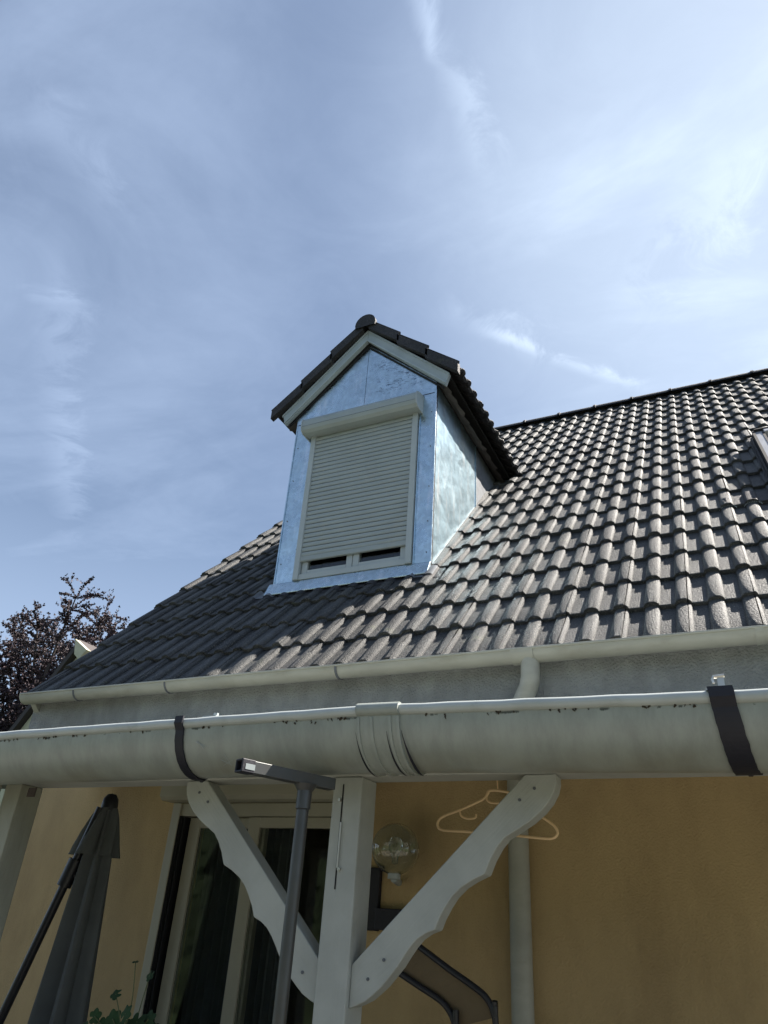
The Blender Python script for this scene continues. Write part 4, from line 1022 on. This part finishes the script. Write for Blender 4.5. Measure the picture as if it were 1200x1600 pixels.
# ------------------------------------------------------------------ purple-leaved tree, neighbour's house
def leafy_tree(name, base, height, spread, label, cat, lmat, seed, leaf_r=0.05, nl=2, limbs=11, targets=None, dens=1.0, sub=7):
    rt = random.Random(seed); root = empty(name, base, label, cat); base = Vector(base)
    tr = MB(); cr = MB()
    top = base+Vector((0, 0, height*0.45))
    tr.tube(smooth_path([base, base+Vector((0.05, 0, height*0.2)), top]), [0.16-0.05*i/12 for i in range(13)], 10)
    def leaves_along(a, b, n):
        t = (b-a).normalized()
        for i in range(n):
            p = a.lerp(b, (i+rt.random())/n)
            for _ in range(nl):
                d = Vector((rt.gauss(0, 1), rt.gauss(0, 1), rt.gauss(0, 0.8))).normalized(); d = (d+t*0.7).normalized()
                l = leaf_r*rt.uniform(0.7, 1.4); w = d.cross(Vector((rt.gauss(0, 1), rt.gauss(0, 1), rt.gauss(0, 1)))).normalized()*l*0.36
                nn = d.cross(w).normalized()*l*0.12
                cr.add([p, p+d*l*0.5+w+nn, p+d*l*1.05, p+d*l*0.5-w+nn], [(0, 1, 2), (0, 2, 3)], 1)
    tg = targets or []
    for i, T in enumerate(tg):
        T = Vector(T); s = base+Vector((0, 0, height*rt.uniform(0.25, 0.45)))
        mid = s.lerp(T, 0.5)+Vector((rt.uniform(-.3, .3), rt.uniform(-.3, .3), 0.0))
        pth = smooth_path([s, mid, T], 8); tr.tube(pth, [0.07*(1-k/len(pth))+0.008 for k in range(len(pth))], 6)
        for k in range(5, len(pth)):
            p = pth[k]
            for _ in range(int(sub*dens)):
                ln = rt.uniform(0.35, 1.15)*(1.15-0.45*k/len(pth))
                d = Vector((rt.gauss(0, 1), rt.gauss(0, 1), rt.gauss(0.55, 0.7))).normalized()
                q = p+d*ln*0.5+Vector((0, 0, 0.06*ln)); e = p+d*ln+Vector((rt.uniform(-.08, .08), 0, -0.10*ln))
                cr.tube([p, q, e], [0.008, 0.005, 0.002], 3, cap=False)
                leaves_along(p, q, int(18*ln)+3); leaves_along(q, e, int(22*ln)+4)
                for _ in range(2):
                    d2 = (d+Vector((rt.gauss(0, .6), rt.gauss(0, .6), rt.gauss(.2, .5)))).normalized(); e2 = q+d2*ln*0.45
                    cr.tube([q, e2], [0.004, 0.0015], 3, cap=False); leaves_along(q, e2, 6)
    tr.build('trunk', M['bark'], root); cr.build('crown', lmat, root)
    return root
rt = random.Random(21)
tg = []
YT = 10.0
for (x_, y_) in ((118, 935), (160, 968), (175, 985), (190, 1010), (60, 970), (85, 1000), (130, 990), (20, 985), (40, 1010), (5, 1040), (100, 1030), (60, 1050), (20, 1080), (150, 1020), (140, 1050), (100, 1080), (40, 1110), (-20, 1020), (-30, 1070), (10, 1130), (60, 1130), (80, 1100), (-20, 1140), (30, 1160), (-60, 1000), (-60, 1100)):
    yy = YT+rt.uniform(-1.0, 1.4); v_ = at(x_, y_, yy); tg.append(v_)
leafy_tree('plum_tree', (-13.2, 10.6, GZ), 5.0, 3, 'purple-leaved tree behind the left end of the roof', 'tree', M['plum'], 4, leaf_r=0.042, targets=tg, sub=5, nl=3)

# neighbour's house: one gable peeping between roof and tree
nb = empty('neighbour_house', (-8.6, 9.2, GZ), 'neighbouring house with pale gable and dark verge, glimpsed beside the purple tree', 'house')
ap = at(123, 1002, 7.6)
e1 = at(60, 1083, 7.6)
mb = MB(); hw = 2.2; sl_ = (ap.z-e1.z)/(ap.x-e1.x)
mb.prism([(ap.x-hw, GZ), (ap.x-hw, ap.z-0.12-hw*sl_), (ap.x, ap.z-0.12), (ap.x+hw, ap.z-0.12-hw*sl_), (ap.x+hw, GZ)], 'y', 7.7, 13.0)
mb.build('wall', M['neigh'], nb)
mb = MB()
for sg in (-1, 1):
    mb.prism([(ap.x, ap.z-0.10), (ap.x+sg*(hw+0.3), ap.z-0.10-(hw+0.3)*sl_), (ap.x+sg*(hw+0.3), ap.z+0.03-(hw+0.3)*sl_), (ap.x, ap.z+0.03)], 'y', 7.6, 13.1)
mb.build('roof', M['neigh_roof'], nb)
mb = MB(); mb.prism([(ap.x+0.03, ap.z+0.0), (ap.x+0.34, ap.z-0.20), (ap.x+0.22, ap.z-0.34), (ap.x+0.10, ap.z-0.25)], 'y', 7.50, 7.59)
mb.build('verge_board', M['neigh'], nb)

# ------------------------------------------------------------------ garden behind the viewer (mirrored in the glass; added and heightened to block sky light)
def sky_screen_hedge(name, x0, x1, y, h, d, label, seed):
    rh = random.Random(seed); m = MB()
    for k in range(16000):
        x = rh.uniform(x0, x1); z = GZ+h*rh.random()**0.7*(0.85+0.15*math.sin(x*2.1)+0.1*math.sin(x*5.3)); yy = y+rh.gauss(0, d*0.35)
        p = Vector((x, yy, z)); dd_ = Vector((rh.gauss(0, 1), rh.gauss(0, 1), rh.gauss(0, 1))).normalized(); w = dd_.orthogonal().normalized(); l = rh.uniform(0.08, 0.17)
        m.add([p, p+dd_*l*0.5+w*l*0.4, p+dd_*l, p+dd_*l*0.5-w*l*0.4], [(0, 1, 2, 3)])
    m.box(x0, x1, y-d*0.25, y+d*0.25, GZ, GZ+h*0.55)
    o = m.build(name, M['sky_screen_hedge']); o['label'] = label; o['category'] = 'sky_screen_hedge'
sky_screen_hedge('sky_screen_hedge', -14, 12, -7.5, 6.0, 1.6, 'tall green foliage added behind the viewer to block sky light, reflected in the patio door', 2)
